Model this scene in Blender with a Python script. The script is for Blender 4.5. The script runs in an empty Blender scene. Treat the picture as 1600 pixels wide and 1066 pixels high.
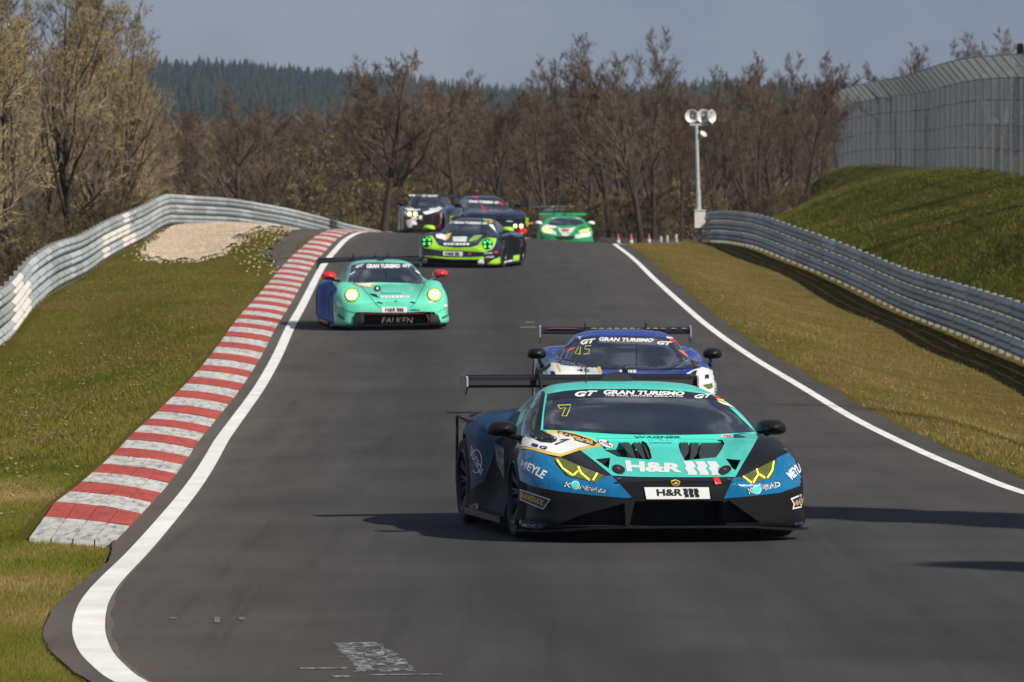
import bpy, bmesh, math, random
import numpy as np
from mathutils import Vector, Matrix, geometry
from mathutils.bvhtree import BVHTree

random.seed(7); rng = np.random.default_rng(7)
R = math.radians
SC = bpy.context.scene
COL = SC.collection

# ------------------------------------------------------------------ camera, sky, sun, exposure
CLOUDZ = 0.0
F = 10000.0            # focal length in pixels of a 1600 px wide frame
HOR = 380.0            # horizon row
CAMZ = 2.28            # camera height above the near road
cam = bpy.data.cameras.new('camera'); camo = bpy.data.objects.new('camera', cam); COL.objects.link(camo)
cam.sensor_width = 36.0; cam.lens = 36.0 * F / 1600.0
cam.clip_start = 1.0; cam.clip_end = 20000.0
camo.location = (0, 0, CAMZ)
camo.rotation_euler = (R(90) - math.atan((533 - HOR) / F), 0, 0)
cam.dof.use_dof = True; cam.dof.focus_distance = 49.0; cam.dof.aperture_fstop = 11.0
SC.camera = camo

SUN_EL, SUN_AZ = R(36), R(130)      # azimuth clockwise from +Y (view direction); sun stands to the right
world = bpy.data.worlds.new('World'); SC.world = world; world.use_nodes = True
wn, wl = world.node_tree.nodes, world.node_tree.links
wn.clear()
wo = wn.new('ShaderNodeOutputWorld'); bg = wn.new('ShaderNodeBackground')
sky = wn.new('ShaderNodeTexSky'); sky.sky_type = 'NISHITA'; sky.sun_disc = False
sky.sun_elevation = SUN_EL; sky.sun_rotation = SUN_AZ
sky.altitude = 600; sky.air_density = 1.0; sky.dust_density = 0.6; sky.ozone_density = 1.5
# broken cloud high up that dissolves into a blue grey veil towards the horizon
tc = wn.new('ShaderNodeTexCoord'); mp = wn.new('ShaderNodeMapping'); mp.inputs['Scale'].default_value = (2.2, 2.2, 3.2); mp.inputs['Location'].default_value = (0.0, 0.0, CLOUDZ)
nz = wn.new('ShaderNodeTexNoise'); nz.inputs['Scale'].default_value = 4.6; nz.inputs['Detail'].default_value = 7; nz.inputs['Roughness'].default_value = 0.58
rmp = wn.new('ShaderNodeValToRGB'); rmp.color_ramp.elements[0].position = 0.50; rmp.color_ramp.elements[1].position = 0.64
rmp.color_ramp.elements[0].color = (0, 0, 0, 1); rmp.color_ramp.elements[1].color = (0.9, 0.9, 0.9, 1)
sep = wn.new('ShaderNodeSeparateXYZ'); veil = wn.new('ShaderNodeMapRange'); veil.interpolation_type = 'SMOOTHSTEP'
veil.inputs[1].default_value = 0.0; veil.inputs[2].default_value = 0.30; veil.inputs[3].default_value = 0.9; veil.inputs[4].default_value = 0.15
mix = wn.new('ShaderNodeMix'); mix.data_type = 'RGBA'; mix.inputs[7].default_value = (11.0, 11.2, 11.6, 1)
mix2 = wn.new('ShaderNodeMix'); mix2.data_type = 'RGBA'
soft = wn.new('ShaderNodeMix'); soft.data_type = 'RGBA'; soft.inputs[6].default_value = (3.3, 4.2, 5.95, 1); soft.inputs[7].default_value = (4.2, 4.85, 6.2, 1)
wl.new(tc.outputs['Generated'], mp.inputs['Vector']); wl.new(mp.outputs[0], nz.inputs['Vector'])
wl.new(nz.outputs[0], rmp.inputs[0]); wl.new(rmp.outputs[0], mix.inputs[0]); wl.new(rmp.outputs[0], soft.inputs[0])
wl.new(sky.outputs[0], mix.inputs[6]); wl.new(tc.outputs['Generated'], sep.inputs[0]); wl.new(sep.outputs[2], veil.inputs[0])
wl.new(veil.outputs[0], mix2.inputs[0]); wl.new(mix.outputs[2], mix2.inputs[6]); wl.new(soft.outputs[2], mix2.inputs[7])
wl.new(mix2.outputs[2], bg.inputs[0]); wl.new(bg.outputs[0], wo.inputs[0])
bg.inputs[1].default_value = 0.05

sun = bpy.data.lights.new('sun', 'SUN'); sun.energy = 4.9; sun.angle = R(0.53); sun.color = (1.0, 0.95, 0.86)
suno = bpy.data.objects.new('sun', sun); COL.objects.link(suno)
sdir = Vector((math.sin(SUN_AZ) * math.cos(SUN_EL), math.cos(SUN_AZ) * math.cos(SUN_EL), math.sin(SUN_EL)))
suno.rotation_euler = sdir.to_track_quat('Z', 'Y').to_euler(); suno.location = sdir * 60
SC.view_settings.view_transform = 'Standard'; SC.view_settings.look = 'None'
SC.view_settings.exposure = 0.2; SC.view_settings.gamma = 1.0
SC.render.engine = 'CYCLES'
SC.cycles.use_denoising = True; SC.cycles.use_adaptive_sampling = True; SC.cycles.adaptive_threshold = 0.015
SC.cycles.max_bounces = 6; SC.cycles.diffuse_bounces = 3; SC.cycles.glossy_bounces = 3
SC.cycles.transparent_max_bounces = 12; SC.cycles.volume_bounces = 0
SC.cycles.caustics_reflective = False; SC.cycles.caustics_refractive = False

# ------------------------------------------------------------------ helpers
def X_at(px, Y): return (px - 800.0) / F * Y
def Z_at(py, Y): return CAMZ + (HOR - py) / F * Y

def pchip(xs, ys):
    xs = np.asarray(xs, float); ys = np.asarray(ys, float)
    h = np.diff(xs); d = np.diff(ys) / h
    m = np.zeros_like(ys)
    m[0], m[-1] = d[0], d[-1]
    for i in range(1, len(xs) - 1):
        if d[i - 1] * d[i] > 0:
            w1, w2 = 2 * h[i] + h[i - 1], h[i] + 2 * h[i - 1]
            m[i] = (w1 + w2) / (w1 / d[i - 1] + w2 / d[i])
    def f(x):
        x = np.asarray(x, float)
        i = np.clip(np.searchsorted(xs, x) - 1, 0, len(xs) - 2)
        t = (x - xs[i]) / h[i]
        lo, hi = x < xs[0], x > xs[-1]
        v = ((1 + 2 * t) * (1 - t) ** 2 * ys[i] + t * (1 - t) ** 2 * h[i] * m[i]
             + t * t * (3 - 2 * t) * ys[i + 1] + t * t * (t - 1) * h[i] * m[i + 1])
        v = np.where(lo, ys[0] + (x - xs[0]) * m[0], v)
        v = np.where(hi, ys[-1] + (x - xs[-1]) * m[-1], v)
        return v
    return f

def mesh_obj(name, verts, faces, mat=None, parent=None, smooth=False):
    me = bpy.data.meshes.new(name)
    me.from_pydata([tuple(v) for v in verts], [], [tuple(f) for f in faces])
    if smooth: me.polygons.foreach_set('use_smooth', [True] * len(me.polygons))
    return me_obj(name, me, mat, parent)

def me_obj(name, me, mat=None, parent=None):
    o = bpy.data.objects.new(name, me); COL.objects.link(o)
    if mat is not None and not me.materials:
        for m in (mat if isinstance(mat, (list, tuple)) else [mat]): me.materials.append(m)
    if parent is not None: o.parent = parent
    return o

def tri_mesh(name, co, tris, mats=None, matidx=None):
    """fast mesh from numpy arrays"""
    me = bpy.data.meshes.new(name)
    n = len(co); t = len(tris)
    me.vertices.add(n); me.vertices.foreach_set('co', np.asarray(co, np.float32).ravel())
    me.loops.add(t * 3); me.loops.foreach_set('vertex_index', np.asarray(tris, np.int32).ravel())
    me.polygons.add(t); me.polygons.foreach_set('loop_start', np.arange(0, t * 3, 3, dtype=np.int32))
    if matidx is not None: me.polygons.foreach_set('material_index', np.asarray(matidx, np.int32))
    for m in mats or []: me.materials.append(m)
    me.update(calc_edges=True); me.validate()
    return me

def empty(name, loc=(0, 0, 0), rot=(0, 0, 0)):
    o = bpy.data.objects.new(name, None); COL.objects.link(o)
    o.location = loc; o.rotation_euler = rot; o.empty_display_size = 0.2
    return o

def tag(o, label=None, cat=None, group=None, kind=None):
    if label: o['label'] = label
    if cat: o['category'] = cat
    if group: o['group'] = group
    if kind: o['kind'] = kind
    return o

class MB:
    """collects simple solids into one mesh"""
    def __init__(s): s.v, s.f, s.m, s.mi = [], [], [], 0
    def add(s, vs, fs):
        b = len(s.v); s.v += [tuple(v) for v in vs]; s.f += [tuple(b + i for i in f) for f in fs]; s.m += [s.mi] * len(fs)
    def box(s, c, d, rz=0.0):
        cx, cy, cz = c; hx, hy, hz = d[0] / 2, d[1] / 2, d[2] / 2
        ca, sa = math.cos(rz), math.sin(rz); vs = []
        for z in (-hz, hz):
            for x, y in ((-hx, -hy), (hx, -hy), (hx, hy), (-hx, hy)):
                vs.append((cx + x * ca - y * sa, cy + x * sa + y * ca, cz + z))
        s.add(vs, [(3, 2, 1, 0), (4, 5, 6, 7), (0, 1, 5, 4), (1, 2, 6, 5), (2, 3, 7, 6), (3, 0, 4, 7)])
    def tube(s, a, b, ra, rb=None, n=8, cap=True):
        rb = ra if rb is None else rb
        a, b = Vector(a), Vector(b); d = (b - a).normalized()
        u = d.orthogonal().normalized(); w = d.cross(u)
        vs = []
        for p, r in ((a, ra), (b, rb)):
            for i in range(n):
                t = 2 * math.pi * i / n; vs.append(p + u * (r * math.cos(t)) + w * (r * math.sin(t)))
        fs = [(i, (i + 1) % n, n + (i + 1) % n, n + i) for i in range(n)]
        if cap: fs += [tuple(range(n - 1, -1, -1)), tuple(range(n, 2 * n))]
        s.add(vs, fs)
    def lathe(s, prof, axis=2, c=(0, 0, 0), n=24):
        """prof: (radius, along) pairs; axis index"""
        vs = []; m = len(prof)
        for i in range(n):
            t = 2 * math.pi * i / n; ct, st = math.cos(t), math.sin(t)
            for r, h in prof:
                p = [0, 0, 0]; p[axis] = h; p[(axis + 1) % 3] = r * ct; p[(axis + 2) % 3] = r * st
                vs.append((p[0] + c[0], p[1] + c[1], p[2] + c[2]))
        fs = []
        for i in range(n):
            j = (i + 1) % n
            for k in range(m - 1): fs.append((i * m + k, i * m + k + 1, j * m + k + 1, j * m + k))
        s.add(vs, fs)
    def build(s, name, mat, parent=None, smooth=False):
        o = mesh_obj(name, s.v, s.f, mat, parent, False)
        if any(s.m): o.data.polygons.foreach_set('material_index', s.m)
        if smooth: sharpen(o.data, 35)
        return o

def sharpen(me, deg):
    """smooth shading with hard edges above an angle"""
    bm = bmesh.new(); bm.from_mesh(me); lim = R(deg)
    for f in bm.faces: f.smooth = True
    for e in bm.edges:
        e.smooth = not (len(e.link_faces) == 2 and e.calc_face_angle(0) > lim)
    bm.to_mesh(me); bm.free()

# ------------------------------------------------------------------ materials
MATS = {}
def mat_new(name):
    m = bpy.data.materials.new(name); m.use_nodes = True; MATS[name] = m
    return m, m.node_tree.nodes, m.node_tree.links, m.node_tree.nodes['Principled BSDF']

def plain(name, col, rough=0.5, metal=0.0, coat=0.0, emis=None, es=0.0, spec=0.5, var=0.0, vscale=8.0):
    m, n, l, b = mat_new(name)
    b.inputs['Base Color'].default_value = (*col, 1); b.inputs['Roughness'].default_value = rough
    b.inputs['Metallic'].default_value = metal; b.inputs['Coat Weight'].default_value = coat
    b.inputs['Coat Roughness'].default_value = 0.05
    b.inputs['Specular IOR Level'].default_value = spec
    if emis: b.inputs['Emission Color'].default_value = (*emis, 1); b.inputs['Emission Strength'].default_value = es
    if var:
        t = n.new('ShaderNodeTexCoord'); z = n.new('ShaderNodeTexNoise'); z.inputs['Scale'].default_value = vscale; z.inputs['Detail'].default_value = 5
        r = n.new('ShaderNodeMapRange'); r.inputs[3].default_value = 1 - var; r.inputs[4].default_value = 1 + var
        r.inputs[1].default_value = 0.3; r.inputs[2].default_value = 0.7
        x = n.new('ShaderNodeMix'); x.data_type = 'RGBA'; x.blend_type = 'MULTIPLY'; x.inputs[0].default_value = 1
        x.inputs[6].default_value = (*col, 1)
        l.new(t.outputs['Object'], z.inputs['Vector']); l.new(z.outputs[0], r.inputs[0]); l.new(r.outputs[0], x.inputs[7]); l.new(x.outputs[2], b.inputs['Base Color'])
    return m

def noise(n, l, vec, scale, detail=5, rough=0.55, dist=0.0):
    z = n.new('ShaderNodeTexNoise'); z.inputs['Scale'].default_value = scale; z.inputs['Detail'].default_value = detail
    z.inputs['Roughness'].default_value = rough; z.inputs['Distortion'].default_value = dist
    if vec is not None: l.new(vec, z.inputs['Vector'])
    return z.outputs[0]
def ramp(n, l, fac, stops):
    r = n.new('ShaderNodeValToRGB'); e = r.color_ramp.elements
    e[0].position = stops[0][0]; e[1].position = stops[-1][0]
    for p, c in stops[1:-1]: e.new(p)
    for k, (p, c) in enumerate(stops): e[k].color = (*c, 1) if len(c) == 3 else c
    l.new(fac, r.inputs[0]); return r.outputs[0]
def mixc(n, l, fac, a, b, mode='MIX'):
    x = n.new('ShaderNodeMix'); x.data_type = 'RGBA'; x.blend_type = mode
    for i, v in ((0, fac), (6, a), (7, b)):
        if hasattr(v, 'links'): l.new(v, x.inputs[i])
        elif i == 0: x.inputs[0].default_value = v
        else: x.inputs[i].default_value = (*v, 1)
    return x.outputs[2]
def bump(n, l, b, h, strength=0.3, dist=0.02):
    k = n.new('ShaderNodeBump'); k.inputs['Strength'].default_value = strength; k.inputs['Distance'].default_value = dist
    l.new(h, k.inputs['Height']); l.new(k.outputs[0], b.inputs['Normal'])
def coords(n, kind='Object', scale=(1, 1, 1)):
    return None
def objvec(n, l, scale=(1, 1, 1), kind='Object'):
    t = n.new('ShaderNodeTexCoord'); m = n.new('ShaderNodeMapping'); m.inputs['Scale'].default_value = scale
    l.new(t.outputs[kind], m.inputs[0]); return m.outputs[0]
# ------------------------------------------------------------------ ground materials
def make_asphalt(name, base, lanes=False):
    m, n, l, b = mat_new(name)
    v = objvec(n, l); vs = objvec(n, l, (1.1, 0.06, 1))
    c = ramp(n, l, noise(n, l, v, 75, 4, 0.8), [(0.3, tuple(x * 0.55 for x in base)), (0.52, base), (0.74, tuple(x * 1.75 for x in base))])
    big = ramp(n, l, noise(n, l, v, 0.35, 6, 0.6, 0.5), [(0.3, (0.84, 0.83, 0.82)), (0.7, (1.14, 1.12, 1.08))])
    streak = ramp(n, l, noise(n, l, vs, 2.2, 4, 0.6), [(0.3, (0.86, 0.86, 0.87)), (0.7, (1.1, 1.1, 1.1))])
    c = mixc(n, l, 1.0, c, big, 'MULTIPLY'); c = mixc(n, l, 1.0, c, streak, 'MULTIPLY')
    if lanes:
        at = n.new('ShaderNodeAttribute'); at.attribute_name = 'across'; at.attribute_type = 'GEOMETRY'
        wob = n.new('ShaderNodeMath'); wob.operation = 'MULTIPLY_ADD'; wob.inputs[1].default_value = 0.10; l.new(noise(n, l, objvec(n, l, (.3, .02, 1)), 1.0, 3), wob.inputs[0]); l.new(at.outputs['Fac'], wob.inputs[2])
        lane = ramp(n, l, wob.outputs[0], [(0.04, (1.9, 1.75, 1.55)), (0.13, (1.26, 1.19, 1.11)), (0.26, (0.98, 0.98, 0.97)), (0.36, (0.74, 0.74, 0.76)), (0.46, (0.97, 0.97, 0.98)), (0.56, (0.72, 0.72, 0.74)), (0.70, (0.94, 0.94, 0.95)), (1.0, (1.16, 1.13, 1.08))])
        c = mixc(n, l, 1.0, c, lane, 'MULTIPLY')
        skid = ramp(n, l, noise(n, l, objvec(n, l, (2.4, 0.035, 1)), 2.6, 5, 0.6, 0.3), [(0.56, (1, 1, 1)), (0.68, (0.87, 0.87, 0.88))])
        c = mixc(n, l, 1.0, c, skid, 'MULTIPLY')
    spots = ramp(n, l, noise(n, l, v, 3.1, 8, 0.75), [(0.73, (0, 0, 0)), (0.76, (1, 1, 1))])
    c = mixc(n, l, spots, c, (0.11, 0.105, 0.1))
    l.new(c, b.inputs['Base Color']); b.inputs['Roughness'].default_value = 0.85; b.inputs['Specular IOR Level'].default_value = 0.12
    bump(n, l, b, noise(n, l, v, 220, 3, 0.7), 0.5, 0.004)
    return m
M_ASPH = make_asphalt('asphalt', (0.0635, 0.061, 0.061), True)
M_ASPH2 = make_asphalt('old asphalt', (0.10, 0.086, 0.074))

def make_paint(name, col, dirt, amount=0.5):
    m, n, l, b = mat_new(name)
    v = objvec(n, l); vs = objvec(n, l, (3, 0.35, 3))
    d = ramp(n, l, noise(n, l, vs, 5.0, 9, 0.72), [(0.47, (0, 0, 0)), (0.70, (amount, amount, amount))])
    d2 = ramp(n, l, noise(n, l, v, 28.0, 6, 0.7), [(0.58, (0, 0, 0)), (0.74, (amount * .4,) * 3)])
    big = ramp(n, l, noise(n, l, v, 1.3, 4), [(0.3, (0.82, 0.82, 0.82)), (0.7, (1.06, 1.06, 1.06))])
    c = mixc(n, l, d, col, dirt); c = mixc(n, l, d2, c, dirt); c = mixc(n, l, 1.0, c, big, 'MULTIPLY')
    l.new(c, b.inputs['Base Color']); b.inputs['Roughness'].default_value = 0.7; b.inputs['Specular IOR Level'].default_value = 0.08
    bump(n, l, b, noise(n, l, v, 60, 4, 0.7), 0.25, 0.004)
    return m
M_WHITE = make_paint('white road paint', (0.82, 0.80, 0.77), (0.30, 0.29, 0.27), 0.13)
M_KWHITE = make_paint('white kerb paint', (0.57, 0.555, 0.53), (0.08, 0.075, 0.07), 0.9)
M_KRED = make_paint('red kerb paint', (0.45, 0.085, 0.068), (0.13, 0.05, 0.042), 0.75)
def make_worn():
    m, n, l, b = mat_new('worn white road marking'); v = objvec(n, l, (1, .12, 1))
    c = ramp(n, l, noise(n, l, v, 26, 6, 0.75), [(0.36, (0.060, 0.057, 0.056)), (0.50, (0.20, 0.198, 0.195)), (0.68, (0.44, 0.438, 0.43))])
    l.new(c, b.inputs['Base Color']); b.inputs['Roughness'].default_value = 0.85
    return m
M_SMEAR = make_worn()
M_SMEAR2 = plain('worn yellow road marking', (0.135, 0.125, 0.085), 0.85, var=0.35, vscale=18)

def make_grass():
    """turf: green, olive and straw patches; the dry right verge and the mossy bank differ by where they lie"""
    m, n, l, b = mat_new('grass')
    v = objvec(n, l); vs = objvec(n, l, (1, 0.35, 1))
    patch = noise(n, l, vs, 0.42, 8, 0.66, 0.6)
    c = ramp(n, l, patch, [(0.26, (0.052, 0.062, 0.009)), (0.40, (0.090, 0.093, 0.014)), (0.51, (0.120, 0.100, 0.021)), (0.62, (0.146, 0.105, 0.038))])
    # side: straw coloured right verge, green bank
    t = n.new('ShaderNodeTexCoord'); sx = n.new('ShaderNodeSeparateXYZ'); l.new(t.outputs['Object'], sx.inputs[0])
    att = n.new('ShaderNodeAttribute'); att.attribute_name = 'zone'; att.attribute_type = 'GEOMETRY'
    sp = n.new('ShaderNodeSeparateColor'); l.new(att.outputs['Color'], sp.inputs[0])
    dry = ramp(n, l, noise(n, l, v, 0.9, 7, 0.65), [(0.3, (0.099, 0.081, 0.021)), (0.52, (0.155, 0.112, 0.038)), (0.72, (0.202, 0.142, 0.058))])
    moss = ramp(n, l, noise(n, l, v, 0.45, 8, 0.68, 0.5), [(0.3, (0.031, 0.040, 0.005)), (0.5, (0.057, 0.062, 0.009)), (0.66, (0.087, 0.077, 0.019)), (0.78, (0.110, 0.085, 0.032))])
    wood = ramp(n, l, noise(n, l, v, 0.3, 7, 0.6), [(0.3, (0.040, 0.030, 0.018)), (0.7, (0.085, 0.062, 0.036))])
    c = mixc(n, l, sp.outputs[0], c, dry); c = mixc(n, l, sp.outputs[1], c, moss); c = mixc(n, l, sp.outputs[2], c, wood)
    fine = ramp(n, l, noise(n, l, v, 38, 5, 0.75), [(0.3, (0.55, 0.55, 0.55)), (0.7, (1.4, 1.4, 1.35))])
    c = mixc(n, l, 1.0, c, fine, 'MULTIPLY')
    l.new(c, b.inputs['Base Color']); b.inputs['Roughness'].default_value = 0.9; b.inputs['Specular IOR Level'].default_value = 0.0
    bump(n, l, b, noise(n, l, v, 30, 6, 0.75), 0.9, 0.05)
    return m
M_GRASS = make_grass()

# ------------------------------------------------------------------ road geometry: plan and profile
zc_f = pchip([-60, 20, 58, 75, 90, 111, 135, 156, 175, 190, 200, 215, 235, 250, 270, 290, 320, 380],
             [2.28 - 2.28, 0.0, 0.0, 0.07, 0.29, 0.745, 1.22, 1.64, 2.05, 2.36, 2.44, 2.44, 2.32, 2.18, 2.24, 2.50, 2.3, 0.5])
cross_f = pchip([0, 140, 165, 195, 215, 240, 300], [0, 0, 0.06, 0.19, 0.2, 0.1, 0.05])   # left edge up, right edge down
def zL(Y): return zc_f(Y) + cross_f(Y)
def zR(Y): return zc_f(Y) - cross_f(Y)
# inner (road side) edges of the two white lines, read as row -> column, turned into plan positions
trL = pchip([358, 362.5, 373, 389.5, 410.6, 458.6, 480, 509, 556.6, 606, 660, 694, 720, 761, 806.7, 869.5, 905, 926.7, 955, 983.8, 1010, 1025.7, 1066],
            [585, 560, 537.6, 521, 503, 476, 464.6, 447.7, 425, 396, 356, 331, 316, 287.6, 249.5, 192, 155, 135, 118, 112, 118, 127.6, 173])
trR = pchip([380.4, 403, 437, 471, 509, 556.5, 605, 656, 693, 725, 766.5],
            [961.4, 991.8, 1027.8, 1066, 1111, 1178.7, 1260, 1346, 1421, 1492.6, 1597.7])
def rowL(Y): return HOR + (CAMZ - zL(Y)) / Y * F
def rowR(Y): return HOR + (CAMZ - zR(Y)) / Y * F
ysL = np.concatenate([np.arange(33.5, 60, 1.0), np.arange(60, 196, 4.0)])
XL_k = [float(X_at(trL(rowL(y)), y)) for y in ysL]
ysL = np.concatenate([[5, 15, 22, 27, 30.5], ysL, [210, 230, 250, 270, 300, 360]])
XL_k = [7.0, 3.0, 0.7, -0.72, -1.42] + XL_k + [-4.25, -3.3, -2.0, -0.5, 1.9, 5.5]
XL_f = pchip(ysL, XL_k)
ysR = np.concatenate([np.arange(59.5, 190, 4.0)])
XR_k = [float(X_at(trR(rowR(y)), y)) for y in ysR]
ysR = np.concatenate([[5, 20, 30, 40, 50], ysR, [205, 225, 250, 270, 300, 360]])
XR_k = [16.5, 10.5, 8.0, 6.4, 5.35] + XR_k + [3.3, 4.2, 5.6, 7.1, 9.4, 13.0]
XR_f = pchip(ysR, XR_k)

# left rail and right rail plans (Y, X, ground z)
RL = [(40, -8.6, -0.9), (60, -8.6, -0.85), (80, -8.7, -0.55), (100, -9.0, -0.05), (118, -9.35, 0.40), (130, -9.75, 0.90), (145, -10.3, 1.22), (160, -10.8, 1.40), (175, -11.1, 1.80), (195, -11.35, 2.30),
      (215, -11.4, 2.86), (235, -10.6, 2.88), (252, -9.2, 2.66), (262, -7.8, 2.3), (268, -6.8, 2.0), (285, -3.6, 1.4), (310, 1.0, 0.6)]
RR = [(20, 20, -1.5), (40, 14.5, -1.4), (60, 11.4, -1.2), (80, 10.0, -0.8), (100, 9.3, -0.25), (114, 9.1, 0.12), (130, 9.16, 0.34), (146, 9.05, 0.58), (162, 8.75, 1.03), (180, 8.05, 1.62), (200, 7.3, 2.16), (215, 6.84, 2.28), (222, 6.7, 2.28)]
rlx = pchip([a[0] for a in RL], [a[1] for a in RL]); rlz = pchip([a[0] for a in RL], [a[2] for a in RL])
rrx0 = pchip([a[0] for a in RR] + [240, 270, 300, 340, 400], [a[1] for a in RR] + [7.6, 10.0, 11.6, 13.5, 17]); rrz = pchip([a[0] for a in RR] + [240, 270, 300, 340, 400], [a[2] for a in RR] + [2.5, 3.0, 3.3, 3.0, 1.0])
def rrx(Y): return np.maximum(rrx0(Y), XR_f(Y) + 1.5)
bank_x = pchip([20, 60, 100, 140, 200, 250, 300, 345, 400], [28, 21, 18.0, 16.5, 16.0, 16.2, 16.5, 16.9, 18])
bank_z = pchip([20, 60, 100, 140, 200, 250, 300, 345, 365, 400], [1.6, 2.0, 2.7, 3.4, 4.28, 5.2, 5.8, 6.15, 5.6, 3])

# ------------------------------------------------------------------ terrain: one sheet out to the far hills
def hill_z(X, Y):
    """country beyond the wood: a dip, a wooded rise, a far ridge that is high on the left"""
    p = np.interp(Y, [300, 360, 480, 620, 800, 1100, 1600, 2200, 3200, 6000], [0.0, -1.5, -1, 2, 5, 6, 10, 16, 14, 10])
    u = X / np.maximum(Y, 1) * F + 800
    ridge = np.interp(u, [-4000, -500, 150, 250, 330, 430, 520, 600, 660, 720, 900, 1000, 1120, 1250, 1500, 2500, 6000],
                      [34, 34, 34, 34.5, 37, 38.5, 38, 36.5, 33, 29, 28, 31, 32, 28, 22, 22, 24])
    return p + ridge * np.clip((Y - 1100) / 900, 0, 1) * np.clip((4500 - Y) / 2000, 0, 1)
stY = np.concatenate([np.arange(2, 30, 4), np.arange(30, 60, 1.0), np.arange(60, 120, 2.0), np.arange(120, 330, 3.0), [340, 360, 390, 420, 460, 500, 560, 620, 700, 800, 900, 1000, 1100, 1250, 1400, 1600, 1800, 2000, 2200, 2500, 3000, 3500]])
rows, zones = [], []
for Y in stY:
    Yc = min(Y, 330.0)
    xl, xr = float(XL_f(min(Y, 360))), float(XR_f(min(Y, 360)))
    zl, zr, zc = float(zL(Yc)), float(zR(Yc)), float(zc_f(Yc))
    rx, rz = float(rlx(min(Y, 310))), float(rlz(min(Y, 310)))
    sx, sz = float(rrx(min(Y, 360))), float(rrz(min(Y, 360)))
    bx, bz = max(float(bank_x(min(Y, 360))), sx + 2.5), float(bank_z(min(Y, 380)))
    if Y > 310: rx = min(rx, xl - 6)
    k = min(4.0, max(1.0, Y / 300.0))
    kerb = 0.95 if Y > 48.6 else 0.28
    e0 = xl - kerb
    L = [(-900 * k, rz - 12), (-250 * k, rz - 6), (-60 * k, rz - 2.5), (min(-24 * k, rx - 8), rz - 1.6), (rx - 3.0, rz - 0.7), (rx - 0.6, rz - 0.05), (rx + 0.4, rz)]
    n = 9
    for i in range(1, n + 1):
        t = i / n; x = (rx + 0.4) * (1 - t) + e0 * t
        s = t * t * (3 - 2 * t)
        z = rz * (1 - s) + (zl - 0.012 + (0.075 * min(1, max(0, (Y - 49) / 5)) if Y > 48.6 else 0)) * s + 0.10 * math.sin(t * math.pi) * math.sin(Y * 0.11 + x)
        L.append((x, z))
    L += [(xl - 0.05 if kerb < .5 else xl - 0.5, zl - 0.06), (xl * .5 + xr * .5, zc - 0.12), (xr - 0.1, zr - 0.06), (xr + 0.42, zr - 0.01)]
    n = 6
    for i in range(1, n + 1):
        t = i / n; x = (xr + 0.42) * (1 - t) + (sx + 0.35) * t
        q_ = min(1, t / 0.66); s = q_ * q_ * (3 - 2 * q_) if Y < 215 else t
        L.append((x, (zr - 0.01) * (1 - s) + sz * s + 0.05 * math.sin(t * math.pi) * math.sin(Y * 0.19)))
    n = 5
    for i in range(1, n + 1):
        t = i / n; s = 0.5 * t + 0.5 * (t * t * (3 - 2 * t)); x = (sx + 0.35) * (1 - t) + bx * t
        L.append((x, sz * (1 - s) + bz * s + 0.12 * math.sin(Y * 0.07 + i)))
    L += [(bx + 2.5, bz + 0.15), (bx + 14 * k, bz + 0.4), (bx + 50 * k, bz + 0.5), (250 * k, bz), (900 * k, bz - 2)]
    far = min(max((Y - 350) / 150.0, 0), 1); far = far * far * (3 - 2 * far)
    row = []
    for (x, z) in L:
        hz = float(hill_z(np.float64(x), np.float64(Y)))
        row.append((x, Y, z * (1 - far) + hz * far))
    rows.append(row)
ncol = len(rows[0]); tv = [p for r_ in rows for p in r_]
tf = [(i * ncol + j, i * ncol + j + 1, (i + 1) * ncol + j + 1, (i + 1) * ncol + j) for i in range(len(rows) - 1) for j in range(ncol - 1)]
terr = mesh_obj('terrain', tv, tf, M_GRASS, smooth=True); tag(terr, kind='structure')
ca = terr.data.color_attributes.new('zone', 'FLOAT_COLOR', 'POINT')
zc_ = []
cR = 7 + 9 + 4
for i, r_ in enumerate(rows):
    Y = stY[i]
    for j, (x, y, z) in enumerate(r_):
        dry = 1.0 if cR <= j <= cR + 4 else (0.6 if j in (cR - 1, cR + 5) else 0.0)
        if Y < 75: dry *= max(0, (Y - 45) / 30) * 0.8
        moss = 1.0 if j >= cR + 6 else 0.0
        wood = 1.0 if (j <= 4 or Y > 225 and j < cR - 4 or Y > 300 and j < cR + 5 or Y > 360) else 0.0
        if Y > 360: moss = 0
        zc_ += [dry, moss, wood, 1.0]
ca.data.foreach_set('color', zc_)
TB = BVHTree.FromPolygons([Vector(p) for p in tv], tf)
def ground_z(x, y):
    h = TB.ray_cast(Vector((x, y, 500)), Vector((0, 0, -1)))
    return h[0].z if h[0] else 0.0

# ------------------------------------------------------------------ road sheet, lines, kerb
rdY = np.concatenate([np.arange(6, 30, 2.0), np.arange(30, 62, 0.4), np.arange(62, 340, 2.0)])
def strip(name, fa, fb, ys, zoff, mat, ncr=1, zbase=None, **kw):
    vs, fs = [], []
    for Y in ys:
        a, b = float(fa(Y)), float(fb(Y))
        xl, xr = float(XL_f(Y)), float(XR_f(Y))
        for k in range(ncr + 1):
            x = a + (b - a) * k / ncr
            t = (x - xl) / (xr - xl)
            z = float(zL(Y)) * (1 - t) + float(zR(Y)) * t + 0.03 * math.sin(max(0, min(1, t)) * math.pi) + zoff
            vs.append((x, Y, z))
    n1 = ncr + 1
    for i in range(len(ys) - 1):
        for k in range(ncr): fs.append((i * n1 + k, i * n1 + k + 1, (i + 1) * n1 + k + 1, (i + 1) * n1 + k))
    o = mesh_obj(name, vs, fs, mat, smooth=True)
    return o
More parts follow.
